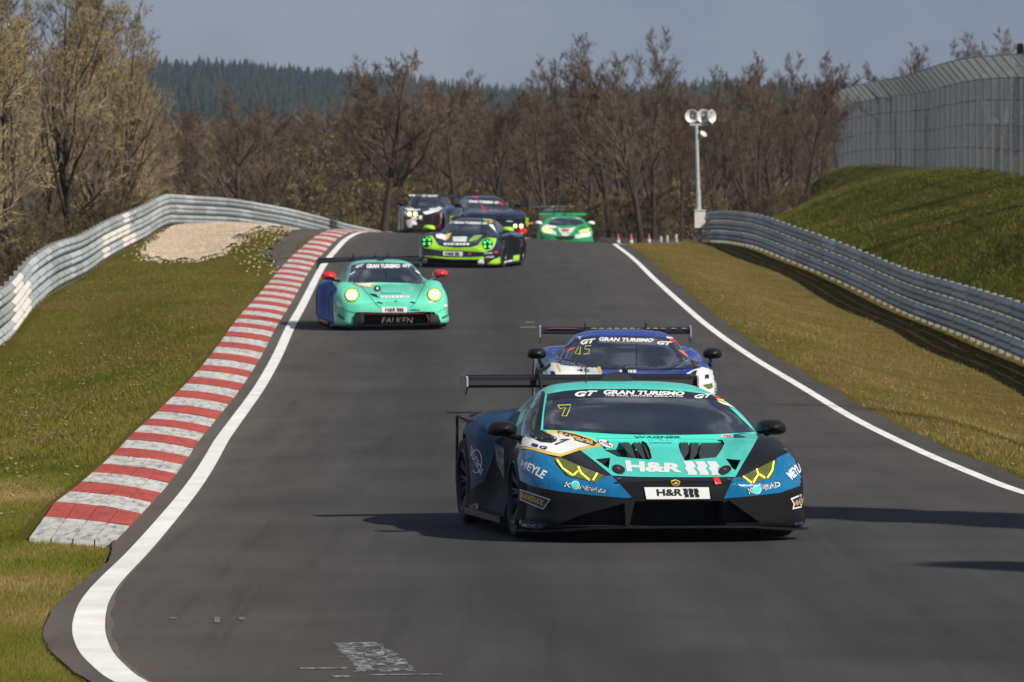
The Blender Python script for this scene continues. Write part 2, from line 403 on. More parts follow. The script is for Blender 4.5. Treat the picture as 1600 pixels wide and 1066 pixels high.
def shoulder(Y):     # asphalt left of the white line: widest where the edge swings round at the front
    return 0.07 + 0.10 * math.exp(-((Y - 37.5) / 4.5) ** 2) + 0.12 * min(1, max(0, (Y - 46) / 3)) + random.uniform(-.007, .007)
road = tag(strip('road', lambda Y: XL_f(Y) - shoulder(Y), lambda Y: XR_f(Y) + 0.32 + 0.04 * math.sin(Y * 2.3), rdY, 0.0, M_ASPH, 8), kind='structure')
ac = road.data.attributes.new('across', 'FLOAT', 'POINT'); ac.data.foreach_set('value', [k / 8 for _ in rdY for k in range(9)])
LW = lambda Y: 0.165 + 0.03 * math.exp(-((Y - 38) / 4) ** 2)
tag(strip('left_edge_line', XL_f, lambda Y: XL_f(Y) + LW(Y), rdY[rdY < 330], 0.004, M_WHITE, 2), kind='structure')
M_SEAM = plain('bitumen seam', (0.12, 0.095, 0.075), 0.8, var=0.35, vscale=9)
ysm = np.arange(30, 56, 0.5)
tag(strip('seam_strip', lambda Y: XL_f(Y) + LW(Y) + 0.004, lambda Y: XL_f(Y) + LW(Y) + 0.012 + 0.03 * math.exp(-((Y - 38) / 4) ** 2) * (1 + .5 * math.sin(Y * 3)), ysm, 0.003, M_SEAM), kind='structure')
tag(strip('right_edge_line', lambda Y: XR_f(Y) - 0.13, XR_f, rdY[rdY < 330], 0.004, M_WHITE, 2), kind='structure')

# red and white kerb: every painted block is a piece of its own
kerb = empty('kerb', (float(XL_f(49)), 49, 0)); tag(kerb, 'red and white striped kerb along the left road edge', 'kerb', kind='structure')
KY0, KP = 49.1, 2.27
def kprof(Y, t):
    """kerb cross section at fraction t from road edge outwards"""
    w = 0.74 if Y < 120 else 0.74 - 0.12 * min(1, (Y - 120) / 60)
    g = min(1.0, max(0.0, (Y - 49.0) / 5.0)); w = w * (0.9 + 0.1 * g)
    x = float(XL_f(Y)) - 0.17 - w * t
    h = (0.012 + 0.075 * (1 - (1 - t) ** 2) * g)
    return (x, float(zL(Y)) + h)
nb = 0
Y = KY0
while Y < 262:
    Y1 = Y + KP
    sk = 0.55                                   # the joints run slantwise across the kerb
    courses = 4 if nb < 7 else 1                # near blocks show their four courses of setts
    for cs in range(courses):
        vs, fs = [], []
        nt, nl = (2 if courses > 1 else 5), 4
        t0_, t1_ = cs / courses, (cs + 1) / courses
        if courses > 1: t0_, t1_ = t0_ + (.008 if cs else 0), t1_ - (.008 if cs < 3 else 0)
        for a in range(nl + 1):
            for k in range(nt + 1):
                t = t0_ + (t1_ - t0_) * k / nt
                Yp = Y + 0.012 + (KP - 0.024) * a / nl + sk * t * (1 if nb else min(1, a / nl))
                x, z = kprof(Yp, t); vs.append((x, Yp, z + 0.0015 * ((nb * 7 + cs * 5) % 4)))
        m1 = nt + 1
        for a in range(nl):
            for k in range(nt): fs.append((a * m1 + k, (a + 1) * m1 + k, (a + 1) * m1 + k + 1, a * m1 + k + 1))
        b0 = len(vs)                            # skirts
        edge = [k for k in range(m1)] + [(a * m1 + nt) for a in range(1, nl + 1)] + [nl * m1 + k for k in range(nt - 1, -1, -1)] + [a * m1 for a in range(nl - 1, 0, -1)]
        for e in edge: vs.append((vs[e][0], vs[e][1], vs[e][2] - 0.16))
        ne = len(edge)
        for i in range(ne): fs.append((edge[i], edge[(i + 1) % ne], b0 + (i + 1) % ne, b0 + i))
        o = mesh_obj('kerb_block', vs, fs, M_KWHITE if nb % 2 == 0 else M_KRED, None)
        o.parent = kerb; o.matrix_parent_inverse = Matrix.Translation(kerb.location).inverted()
    nb += 1; Y = Y1

# tarmac apron behind the kerb near the crest, gravel patch
def ground_patch(name, outline, mat, zoff, step=0.5, kind='structure', bumpy=0.0):
    pts = [Vector((x, y)) for x, y in outline]
    x0, x1 = min(p.x for p in pts), max(p.x for p in pts); y0, y1 = min(p.y for p in pts), max(p.y for p in pts)
    def inside(x, y):
        c = False; j = len(pts) - 1
        for i in range(len(pts)):
            if (pts[i].y > y) != (pts[j].y > y) and x < (pts[j].x - pts[i].x) * (y - pts[i].y) / (pts[j].y - pts[i].y) + pts[i].x: c = not c
            j = i
        return c
    inner = []
    y = y0
    while y < y1:
        x = x0
        while x < x1:
            if inside(x, y): inner.append(Vector((x + random.uniform(-.2, .2) * step, y + random.uniform(-.2, .2) * step)))
            x += step
        y += step * 3
    allp = pts + inner
    r_ = geometry.delaunay_2d_cdt(allp, [], [list(range(len(pts)))], 1, 1e-4)
    vs = []
    for p in r_[0]:
        vs.append((p.x, p.y, ground_z(p.x, p.y) + zoff + random.uniform(-1, 1) * bumpy))
    o = mesh_obj(name, vs, r_[2], mat, smooth=True)
    return tag(o, kind=kind), inside, (x0, x1, y0, y1)
ap = []
for Y in np.arange(150, 262, 3.0):
    w = 0.1 + 0.95 * min(1, max(0, (Y - 152) / 16)) + 0.7 * min(1, max(0, (Y - 190) / 30)) + random.uniform(-.06, .06)
    ap.append((float(XL_f(Y)) - 0.62 - w + 0.12 * math.sin(Y), float(Y)))
outl = ap + [(float(XL_f(Y)) - 0.6, float(Y)) for Y in np.arange(259, 149, -3.0)]
ground_patch('run_off_apron', outl, M_ASPH2, 0.03, 0.5)
def make_gravel():
    m, n, l, b = mat_new('gravel')
    v = objvec(n, l, (1, 0.4, 1))
    c = ramp(n, l, noise(n, l, v, 14, 6, 0.75), [(0.3, (0.40, 0.30, 0.205)), (0.5, (0.58, 0.455, 0.33)), (0.7, (0.70, 0.57, 0.43))])
    l.new(c, b.inputs['Base Color']); b.inputs['Roughness'].default_value = 0.9; b.inputs['Specular IOR Level'].default_value = 0.05
    bump(n, l, b, noise(n, l, v, 9, 6, 0.7), 1.0, 0.08)
    return m
M_GRAVEL = make_gravel()
def ppx(px, Y): return (X_at(px, Y), Y)
gv = [ppx(222, 180), ppx(236, 174), ppx(250, 176), ppx(268, 171), ppx(292, 174), ppx(310, 170), ppx(326, 174), ppx(345, 175), ppx(352, 180), ppx(370, 184), ppx(362, 190), ppx(384, 195), ppx(392, 201), ppx(425, 207), ppx(455, 216), ppx(450, 226), ppx(400, 226), ppx(350, 222), ppx(305, 217), ppx(272, 211), ppx(258, 204), ppx(244, 197), ppx(230, 190)]
for _ in range(3): gv = [p for a, b in zip(gv, gv[1:] + gv[:1]) for p in (a, (a[0] * .5 + b[0] * .5 + random.uniform(-.09, .09), a[1] * .5 + b[1] * .5 + random.uniform(-.5, .5)))]
_, g_in, g_bb = ground_patch('gravel_trap', gv, M_GRAVEL, 0.06, 0.35, bumpy=0.035)

# ------------------------------------------------------------------ scattered small stuff: stones, leaves, grass blades
def scatter_mesh(name, pts, size, mats, kind, seed=0, patchy=False):
    """pts: (n,3); kind 'stone' / 'leaf' / 'blade'"""
    g = np.random.default_rng(seed); n = len(pts); P = np.asarray(pts)
    if kind == 'stone':
        base = np.array([(1, 0, 0), (-.5, .87, 0), (-.5, -.87, 0), (0, 0, 1.0)]); tri = np.array([(0, 1, 3), (1, 2, 3), (2, 0, 3)])
        co = base[None] * (size * g.uniform(.5, 1.5, (n, 1, 3)))
    elif kind == 'leaf':
        base = np.array([(-.5, 0, 0), (0, -.9, .25), (.5, 0, .05), (0, .9, .3)]); tri = np.array([(0, 1, 2), (0, 2, 3)])
        co = base[None] * (size * g.uniform(.5, 1.3, (n, 1, 1)))
    else:
        base = np.array([(-.5, 0, 0), (.5, 0, 0), (0, 0, 1.0)]); tri = np.array([(0, 1, 2)])
        co = np.repeat(base[None], n, 0).copy(); co[:, :, 0] *= size * 0.16 * g.uniform(.6, 1.6, (n, 1)); hgt = size * g.uniform(.5, 1.5, (n, 1)); co[:, :, 2] *= hgt
        lean = g.normal(0, .45, (n, 2)) * hgt; co[:, 2, 0] += lean[:, 0]; co[:, 2, 1] += lean[:, 1]
    a = g.uniform(0, 2 * np.pi, n); ca_, sa_ = np.cos(a)[:, None], np.sin(a)[:, None]
    if kind == 'blade': a = a * 0.25; ca_, sa_ = np.cos(a)[:, None], np.sin(a)[:, None]
    x = co[:, :, 0] * ca_ - co[:, :, 1] * sa_; y = co[:, :, 0] * sa_ + co[:, :, 1] * ca_
    out = np.stack([x, y, co[:, :, 2]], 2) + P[:, None, :]
    k = len(base); T = (tri[None] + (np.arange(n) * k)[:, None, None]).reshape(-1, 3)
    mi = g.integers(0, len(mats), n)
    if patchy:                       # neighbouring blades share a tone: clumps of green, olive and straw
        q = np.sin(P[:, 0] * 1.9 + np.sin(P[:, 1] * .31) * 2) + np.sin(P[:, 1] * .42 + P[:, 0] * .7) + .7 * np.sin(P[:, 1] * 1.3 - P[:, 0] * 2.6) + g.normal(0, .75, n)
        mi = np.clip(((q + 2.6) / 5.2 * len(mats)).astype(int), 0, len(mats) - 1)
    mi = np.repeat(mi, len(tri))
    me = tri_mesh(name, out.reshape(-1, 3), T, mats, mi)
    return tag(me_obj(name, me), kind='stuff')
def sample_region(n, fx0, fx1, y0, y1, power=1.0, seed=1, test=None, zoff=0.0):
    g = np.random.default_rng(seed); out = []
    Ys = 1.0 / g.uniform(1 / y1, 1 / y0, n) if power == 1 else g.uniform(y0, y1, n)
    A = np.broadcast_to(np.asarray(fx0(Ys), float), Ys.shape); B = np.broadcast_to(np.asarray(fx1(Ys), float), Ys.shape)
    Xs = A + (B - A) * g.uniform(0, 1, n)
    ok = (np.abs(Xs / Ys * F) < 860) & (B > A)
    for x, Y in zip(Xs[ok].tolist(), Ys[ok].tolist()):
        if test and not test(x, Y): continue
        out.append((x, Y, ground_z(x, Y) + zoff))
    return out
M_ST = [plain('pale stone', (0.70, 0.57, 0.43), 0.9, spec=0.04), plain('tan stone', (0.58, 0.45, 0.32), 0.9, spec=0.04), plain('grey stone', (0.44, 0.36, 0.27), 0.9, spec=0.04)]
gs = sample_region(3600, lambda Y: g_bb[0], lambda Y: g_bb[1], g_bb[2], g_bb[3], 0, 3, g_in, 0.07)
gs += sample_region(420, lambda Y: g_bb[0] + 1, lambda Y: XL_f(Y) - 2.2, 172, 205, 0, 4, None, 0.01)
gs += [(x + random.gauss(0, .16), y + random.gauss(0, .7), 0) for x, y in gv for _ in range(6)]
gs += [(x - abs(random.gauss(0, .3)), y + random.gauss(0, 1), 0) for x, y in ap if y < 215 for _ in range(7)]
gs = [(x, y, ground_z(x, y) + (.06 if g_in(x, y) else .012)) for x, y, z in gs]
tag(scatter_mesh('gravel_stones', gs, 0.028, M_ST, 'stone', 5), 'loose tan gravel stones in the patch by the left rail', 'gravel')
M_LF = [plain('tan leaf', (0.46, 0.33, 0.16), 0.8, spec=0.04), plain('brown leaf', (0.26, 0.16, 0.08), 0.8, spec=0.04), plain('buff leaf', (0.36, 0.26, 0.14), 0.8, spec=0.04), plain('pale leaf', (0.46, 0.36, 0.21), 0.8, spec=0.04)]
def leafy(x, Y):
    d = (x - float(rlx(Y))) / 5.5
    return random.random() < max(0.05, 1.0 - d * 0.95)
lp = sample_region(4000, lambda Y: rlx(Y) + .3, lambda Y: XL_f(Y) - 1.1, 50, 165, 1, 8, leafy, 0.015)
lp += sample_region(500, lambda Y: XR_f(Y) + .5, lambda Y: rrx(Y), 60, 200, 1, 9, None, 0.015)
tag(scatter_mesh('fallen_leaves', lp, 0.050, M_LF, 'leaf', 10), 'dry tan leaves strewn over the verges', 'leaves')
M_BL = [plain('blade green', (0.090, 0.101, 0.014), 0.75, spec=0.04), plain('blade olive', (0.138, 0.125, 0.024), 0.75, spec=0.04), plain('blade straw', (0.258, 0.194, 0.073), 0.8, spec=0.04), plain('blade dark', (0.058, 0.069, 0.010), 0.75, spec=0.04), plain('blade brown', (0.146, 0.101, 0.040), 0.8, spec=0.04), plain('blade fresh', (0.060, 0.077, 0.012), 0.75, spec=0.04), plain('blade yellow green', (0.107, 0.114, 0.019), 0.75, spec=0.04)]
edgeL = lambda Y: XL_f(Y) - np.where(Y < 48.9, 0.08 + 0.10 * np.exp(-((Y - 37.5) / 4.5) ** 2), 0.99)
bl = sample_region(95000, lambda Y: np.maximum(rlx(Y), -0.086 * Y), edgeL, 31.5, 64, 1, 11)
tag(scatter_mesh('verge_grass', bl, 0.034, [M_BL[3], M_BL[0], M_BL[6], M_BL[1], M_BL[4], M_BL[2]], 'blade', 12, True), 'short green and straw turf on the near left verge', 'grass')
bl = sample_region(42000, lambda Y: rlx(Y) + 0.2, edgeL, 64, 200, 1, 13, lambda x, Y: not (Y > 170 and g_in(x, Y)) and not (Y > 150 and x > float(XL_f(Y)) - 1.9))
tag(scatter_mesh('verge_turf', bl, 0.05, [M_BL[3], M_BL[0], M_BL[1], M_BL[6], M_BL[1], M_BL[4], M_BL[4]], 'blade', 14, True), 'olive turf of the left verge up to the gravel', 'grass')
bl = sample_region(60000, lambda Y: XR_f(Y) + 0.36, lambda Y: rrx(Y) + 0.1, 56, 222, 1, 15)
tag(scatter_mesh('dry_verge_grass', bl, 0.05, [M_BL[0], M_BL[1], M_BL[4], M_BL[4], M_BL[2], M_BL[1]], 'blade', 16, True), 'dry brown turf between road and right rail', 'grass')
bl = sample_region(42000, lambda Y: rrx(Y) + 0.3, lambda Y: bank_x(Y) + 0.3, 112, 345, 1, 17)
tag(scatter_mesh('bank_grass', bl, 0.085, [M_BL[5], M_BL[5], M_BL[6], M_BL[1], M_BL[4]], 'blade', 18, True), 'rough green grass on the bank behind the right rail', 'grass')
# worn markings on the tarmac in front
def road_z(x, Y):
    t = (x - float(XL_f(Y))) / (float(XR_f(Y)) - float(XL_f(Y)))
    return float(zL(Y)) * (1 - t) + float(zR(Y)) * t + 0.03 * math.sin(max(0, min(1, t)) * math.pi)
sm = MB(); hr = random.Random(5)
for i in range(46):
    t = i / 45; py = 1010.5 + 43.5 * t; x0 = 526 + 40 * t; x1 = 592 + 62 * t; x = x0 - hr.uniform(0, 18 * hr.random())
    while x < x1:
        w = hr.uniform(6, 46); xe = min(x + w, x1 + hr.uniform(-6, 6)); h = hr.uniform(.35, 1.1)
        if xe - x > 3:
            q = []
            for (px, qy) in ((x, py + h / 2), (xe, py + h / 2), (xe - 1, py - h / 2), (x + 1, py - h / 2)):
                Yq = F * CAMZ / (qy - HOR); xq = X_at(px, Yq); q.append((xq, Yq, road_z(xq, Yq) + 0.003))
            sm.add(q, [(0, 1, 2, 3)])
        x = xe + hr.uniform(2, 26)
o = tag(sm.build('scuffed_marking', M_SMEAR), kind='structure')
sm = MB()
for (x0, x1, y, h) in [(524, 588, 1010.5, 1.4), (530, 552, 1022, 1.8), (562, 572, 1040, 2.0), (470, 540, 1049, 1.6), (556, 580, 1050, 2.2), (520, 545, 1062, 2.5), (580, 690, 1060, 1.2)]:
    q = []
    for (px, py) in ((x0, y + h / 2), (x1, y + h / 2), (x1 + 2, y - h / 2), (x0 - 2, y - h / 2)):
        Yq = F * CAMZ / (py - HOR); xq = X_at(px, Yq)
        q.append((xq, Yq, road_z(xq, Yq) + 0.004))
    sm.add(q, [(0, 1, 2, 3)])
tag(sm.build('worn_marking', M_SMEAR), kind='structure')
sm = MB()
for (x0, x1, y, h) in [(334, 343, 970, 9), (264, 276, 967, 2.5), (373, 382, 968, 4), (880, 960, 434.5, 2.0), (895, 905, 436, 2.5), (960, 1008, 437, 1.5), (812, 838, 512, 2), (820, 835, 504, 2)]:
    q = []
    for (px, py) in ((x0, y + h / 2), (x1, y + h / 2), (x1, y - h / 2), (x0, y - h / 2)):
        Yq = 30.0
        for _ in range(60): Yq += 0.5 * (F * (CAMZ - road_z(X_at(px, Yq), Yq)) / (py - HOR) - Yq)
        xq = X_at(px, Yq); q.append((xq, Yq, road_z(xq, Yq) + 0.005))
    sm.add(q, [(0, 1, 2, 3)])
tag(sm.build('faded_marking', M_SMEAR2), kind='structure')

# ------------------------------------------------------------------ guard rails
def make_galv():
    m, n, l, b = mat_new('galvanised steel')
    v = objvec(n, l); oi = n.new('ShaderNodeObjectInfo')
    c = ramp(n, l, oi.outputs['Random'], [(0.0, (0.33, 0.36, 0.36)), (0.3, (0.48, 0.52, 0.55)), (0.55, (0.38, 0.40, 0.36)), (0.8, (0.58, 0.63, 0.68)), (1.0, (0.42, 0.45, 0.44))])
    d = ramp(n, l, noise(n, l, v, 3.0, 7, 0.65), [(0.35, (0.72, 0.71, 0.68)), (0.65, (1.08, 1.08, 1.08))])
    c = mixc(n, l, 1.0, c, d, 'MULTIPLY'); l.new(c, b.inputs['Base Color'])
    b.inputs['Metallic'].default_value = 0.35; b.inputs['Roughness'].default_value = 0.55
    return m
M_GALV = make_galv()
M_GALVN = plain('new bright galvanised steel', (0.80, 0.74, 0.66), 0.5, 0.25, var=0.1)
M_POST = plain('rail post steel', (0.30, 0.30, 0.29), 0.6, 0.3, var=0.2)
WP = [(0.0, 0.0), (0.012, 0.018), (0.07, 0.062), (0.078, 0.09), (0.07, 0.118), (0.012, 0.148), (0.012, 0.165), (0.07, 0.195), (0.078, 0.223), (0.07, 0.251), (0.012, 0.295), (0.0, 0.312)]
def guard_rail(name, label, fx, fz, y0, y1, side, base, nrow, bright=(), pitch=0.345, lb=4.0):
    root = empty(name, (float(fx(y0)), y0, float(fz(y0)))); tag(root, label, 'guard rail')
    inv = Matrix.Translation(root.location).inverted()
    def P(Y, off, h):
        dx = (float(fx(Y + .5)) - float(fx(Y - .5))); n_ = Vector((1, -dx, 0)).normalized() * side
        return Vector((float(fx(Y)), Y, float(fz(Y)))) + n_ * off + Vector((0, 0, h))
    Y = y0; k = 0
    while Y < y1:
        Ye = min(Y + lb, y1)
        for r_ in range(nrow):
            vs, fs = [], []
            nl = 3
            for a in range(nl + 1):
                Yp = Y + (Ye + 0.12 - Y) * a / nl
                j = 0.008 * (1 - a / nl) + 0.003 * ((k * 5 + r_ * 3) % 4)
                for (o_, h_) in WP: vs.append(P(Yp, o_ + j, base + r_ * pitch + h_))
            m1 = len(WP)
            for a in range(nl):
                for q in range(m1 - 1): fs.append((a * m1 + q, (a + 1) * m1 + q, (a + 1) * m1 + q + 1, a * m1 + q + 1))
            o = mesh_obj('rail_beam', vs, fs, M_GALVN if (k, r_) in bright else M_GALV, root, smooth=True)
            o.matrix_parent_inverse = inv
            m_ = MB()
            for yy in (Y + .05, Y + .16):
                for hh in (.09, .155, .223):
                    p = P(yy, .03 if hh == .155 else .092, base + r_ * pitch + hh); m_.box((p.x, p.y, p.z), (.02, .022, .022))
            q = m_.build('splice_bolt', M_POST, o); tag(q, kind='stuff')
        for yy in (Y + 0.3, Y + 2.3):
            if yy > y1: continue
            p = P(yy, -0.075, 0); m_ = MB(); top = base + nrow * pitch
            m_.box((p.x, p.y, p.z + (top - 0.5) / 2 - 0.02), (0.11, 0.06, top + 0.5))
            o = m_.build('rail_post', M_POST, root); o.matrix_parent_inverse = inv
        Y = Ye; k += 1
    return root
guard_rail('guard_rail', 'pale galvanised three beam guard rail curving along the left verge', rlx, rlz, 104, 288, 1, 0.06, 3,
           bright={(4, 0), (4, 1), (5, 1), (5, 0), (4, 2), (17, 1), (17, 0), (18, 1), (19, 1), (20, 0), (20, 1), (20, 2), (21, 0)})
guard_rail('guard_rail', 'shaded blue grey guard rail below the grass bank on the right', rrx0, rrz, 92, 219, -1, 0.10, 3, pitch=0.335)
# ------------------------------------------------------------------ trees
def make_bark(name, c0, c1, c2, sc=1.2):
    m, n, l, b = mat_new(name)
    v = objvec(n, l); oi = n.new('ShaderNodeObjectInfo')
    c = ramp(n, l, noise(n, l, v, sc, 6, 0.65), [(0.3, c0), (0.52, c1), (0.72, c2)])
    r_ = ramp(n, l, oi.outputs['Random'], [(0.0, (0.72, 0.70, 0.70)), (0.5, (1.0, 0.98, 0.95)), (1.0, (1.25, 1.2, 1.12))])
    c = mixc(n, l, 1.0, c, r_, 'MULTIPLY'); l.new(c, b.inputs['Base Color']); b.inputs['Roughness'].default_value = 0.85; b.inputs['Specular IOR Level'].default_value = 0.06
    return m
M_BARK = make_bark('bark', (0.031, 0.024, 0.019), (0.056, 0.044, 0.034), (0.090, 0.073, 0.058))
M_TWIG = make_bark('twigs', (0.058, 0.042, 0.031), (0.118, 0.086, 0.061), (0.195, 0.142, 0.100), 0.6)
M_TWIGP = make_bark('pale twigs', (0.165, 0.130, 0.084), (0.28, 0.222, 0.145), (0.43, 0.355, 0.245), 0.6)
M_BUD = make_bark('buds', (0.15, 0.125, 0.034), (0.25, 0.21, 0.06), (0.36, 0.31, 0.10), 0.8)
M_OLIVE = make_bark('olive catkins', (0.12, 0.105, 0.030), (0.20, 0.175, 0.05), (0.28, 0.245, 0.09), 0.8)

def grow_tree(seed, H, r0, stems=1, n1=13, n2=6, n3=6, n4=8, spread=0.62, up=0.35, base=0.22, buds=0, tw=0.011):
    """bare tree: returns (trunk mesh arrays, crown mesh arrays)"""
    g = np.random.default_rng(seed)
    seg_t, seg_c, tw_p, tw_q, bud = [], [], [], [], []
    def unit(v): return v / (np.linalg.norm(v) + 1e-9)
    def side(d, ang):
        a = g.normal(size=3); a -= d * a.dot(d); a = unit(a)
        return unit(d * math.cos(ang) + a * math.sin(ang))
    def limb(p, d, L, r, n, store, upb, wob, rend=0.25):
        pts = [(p, r)]
        for i in range(n):
            d = unit(d + g.normal(0, wob, 3) + np.array((0, 0, upb)))
            p2 = p + d * (L / n); r2 = r * (1 - (1 - rend) * (i + 1) / n)
            store.append((p, p2, pts[-1][1], r2)); pts.append((p2, r2)); p = p2
        return pts, d
    def at(pts, t):
        k = min(int(t * (len(pts) - 1)), len(pts) - 2); f = t * (len(pts) - 1) - k
        p = pts[k][0] * (1 - f) + pts[k + 1][0] * f
        return p, unit(pts[k + 1][0] - pts[k][0]), pts[k][1] * (1 - f) + pts[k + 1][1] * f
    for s in range(stems):
        d0 = np.array((0, 0, 1.0)) if stems == 1 else unit(np.array((g.normal(0, .35), g.normal(0, .35), 1.0)))
        p0 = np.array((0, 0, -0.5)) + (0 if stems == 1 else np.array((g.normal(0, .25), g.normal(0, .25), 0)))
        Hs = H * (1 if stems == 1 else g.uniform(.7, 1.05))
        pts, _ = limb(p0, d0, Hs * 0.93, r0, 8, seg_t, 0.05, 0.055, 0.12)
        for i in range(n1):
            t = base + (1 - base) * (i + g.uniform(0, .9)) / n1
            p, d, r = at(pts, min(t, .995))
            L1 = Hs * g.uniform(.30, .46) * (1.08 - 0.72 * (t - base) / (1 - base))
            q1, _ = limb(p, side(d, g.uniform(.55, 1.0) * spread * 1.5), L1, r * .62, 5, seg_t if r * .62 > 0.035 else seg_c, up * .22, .12)
            for j in range(n2):
                t2 = 0.22 + 0.78 * (j + g.uniform(0, .9)) / n2
                p, d, r = at(q1, min(t2, .99))
                L2 = L1 * g.uniform(.35, .6) * (1.1 - .55 * t2)
                q2, _ = limb(p, side(d, g.uniform(.45, .95)), L2, max(r * .6, .012), 3, seg_c, up * .2, .16)
                for k in range(n3):
                    t3 = 0.2 + 0.8 * (k + g.uniform(0, .9)) / n3
                    p, d, r = at(q2, min(t3, .99)); L3 = max(L2 * g.uniform(.35, .7) * (1.1 - .5 * t3), .25)
                    q3, _ = limb(p, side(d, g.uniform(.4, .9)), L3, max(r * .6, .009), 2, seg_c, up * .25, .18, .5)
                    for m in range(n4):
                        p, d, r = at(q3, min(g.uniform(.1, 1), .99))
                        e = p + side(d, g.uniform(.3, .9)) * L3 * g.uniform(.35, .8) + np.array((0, 0, .05))
                        tw_p.append(p); tw_q.append(e)
                        if buds and g.random() < buds:
                            f = g.uniform(.2, 1); bud.append(p * (1 - f) + e * f)
    def prisms(segs, ns):
        A = np.array([s[0] for s in segs]); B = np.array([s[1] for s in segs]); ra = np.array([s[2] for s in segs]); rb = np.array([s[3] for s in segs])
        D = B - A; D /= np.linalg.norm(D, axis=1)[:, None] + 1e-9
        ref = np.where(np.abs(D[:, 2:3]) > .9, np.array([[1., 0, 0]]), np.array([[0, 0, 1.]]))
        U = np.cross(D, ref); U /= np.linalg.norm(U, axis=1)[:, None]; W = np.cross(D, U)
        vs = []
        for Pt, r in ((A, ra), (B, rb)):
            for i in range(ns):
                a = 2 * math.pi * i / ns; vs.append(Pt + (U * math.cos(a) + W * math.sin(a)) * r[:, None])
        V = np.stack(vs, 1); n = len(segs); T = []
        for i in range(ns):
            j = (i + 1) % ns; T += [(i, j, ns + j), (i, ns + j, ns + i)]
        T = np.array(T)[None] + (np.arange(n) * 2 * ns)[:, None, None]
        return V.reshape(-1, 3), T.reshape(-1, 3)
    tv, tt = prisms(seg_t, 6); cv, ct = prisms(seg_c, 3); mi = np.zeros(len(ct), int)
    P, Q = np.array(tw_p), np.array(tw_q); n = len(P)
    D = Q - P; S = np.cross(D, g.normal(size=(n, 3))); S /= np.linalg.norm(S, axis=1)[:, None] + 1e-9
    w = g.uniform(.6, 1.3, (n, 1)) * tw
    V = np.stack([P + S * w, P - S * w, Q], 1).reshape(-1, 3); T = np.arange(n * 3).reshape(-1, 3)
    b0 = len(cv); cv = np.vstack([cv, V]); ct = np.vstack([ct, T + b0]); mi = np.concatenate([mi, np.zeros(n, int)])
    if bud:
        Bp = np.array(bud); n = len(Bp)
        V = (Bp[:, None, :] + g.normal(0, 1, (n, 3, 3)) * 0.038).reshape(-1, 3); T = np.arange(n * 3).reshape(-1, 3) + len(cv)
        cv = np.vstack([cv, V]); ct = np.vstack([ct, T]); mi = np.concatenate([mi, np.ones(n, int)])
    return (tv, tt), (cv, ct, mi)

KINDS = {}
def tree_kind(key, twig, bud, **kw):
    (tv, tt), (cv, ct, mi) = grow_tree(**kw)
    KINDS[key] = (tri_mesh('trunk', tv, tt, [M_BARK]), tri_mesh('crown', cv, ct, [twig, bud], mi), kw['H'])
tree_kind('oak0', M_TWIG, M_BUD, seed=1, H=10, r0=.22, n1=15, n2=7, n3=6, n4=9, spread=.62)
tree_kind('oak1', M_TWIG, M_BUD, seed=2, H=10, r0=.19, n1=14, n2=7, n3=6, n4=9, spread=.55, base=.3)
tree_kind('oak2', M_TWIG, M_BUD, seed=3, H=10, r0=.15, n1=15, n2=6, n3=7, n4=9, spread=.5, up=.6, base=.25)
tree_kind('slim0', M_TWIG, M_BUD, seed=4, H=11, r0=.12, n1=18, n2=6, n3=6, n4=9, spread=.38, up=.8, base=.2)
tree_kind('slim1', M_TWIG, M_BUD, seed=5, H=11, r0=.13, n1=17, n2=6, n3=6, n4=9, spread=.42, up=.7, base=.3)
tree_kind('bud0', M_TWIGP, M_BUD, seed=6, H=11, r0=.16, n1=18, n2=7, n3=6, n4=9, spread=.5, up=.5, base=.12, buds=.45)
tree_kind('bud1', M_TWIGP, M_OLIVE, seed=7, H=11, r0=.14, n1=19, n2=7, n3=6, n4=9, spread=.42, up=.6, base=.1, buds=.6)
tree_kind('pale', M_TWIGP, M_BUD, seed=8, H=11, r0=.15, n1=18, n2=6, n3=6, n4=9, spread=.46, up=.6, base=.15, buds=.12)
tree_kind('bush0', M_TWIG, M_OLIVE, seed=9, H=4, r0=.045, stems=6, n1=8, n2=5, n3=4, n4=6, spread=.5, up=.4, base=.1, buds=.25, tw=.009)
tree_kind('bush1', M_TWIG, M_OLIVE, seed=10, H=4, r0=.045, stems=6, n1=8, n2=5, n3=4, n4=6, spread=.55, up=.3, base=.1, buds=.3, tw=.009)
tree_kind('hazel', M_TWIG, M_OLIVE, seed=11, H=6, r0=.06, stems=5, n1=9, n2=5, n3=5, n4=6, spread=.5, up=.5, base=.1, buds=.4, tw=.01)
NTREE = 0
def plant(kind, X, Y, h, label, group, name='bare_tree', cat='tree', z=None, rz=None, sxy=1.0):
    tm, cm, H = KINDS[kind]
    z = ground_z(X, Y) if z is None else z
    s = h / H
    o = empty(name, (X, Y, z), (0, 0, random.uniform(0, 6.28) if rz is None else rz)); o.scale = (s * sxy, s * sxy, s)
    tag(o, label, cat, group)
    for nm, me in (('trunk', tm), ('crown', cm)):
        c = bpy.data.objects.new(nm, me); COL.objects.link(c); c.parent = o
    return o
def plant_px(kind, px, Y, top, label, group, **kw):
    """place a tree at a column and distance, tall enough to reach a row"""
    X = X_at(px, Y); z = ground_z(X, Y)
    return plant(kind, X, Y, max(1.5, Z_at(top, Y) - z), label, group, z=z, **kw)
LG = 'tall budding trees behind the left rail'
L1_ = 'tall pale twigged tree among the trees behind the left guard rail'
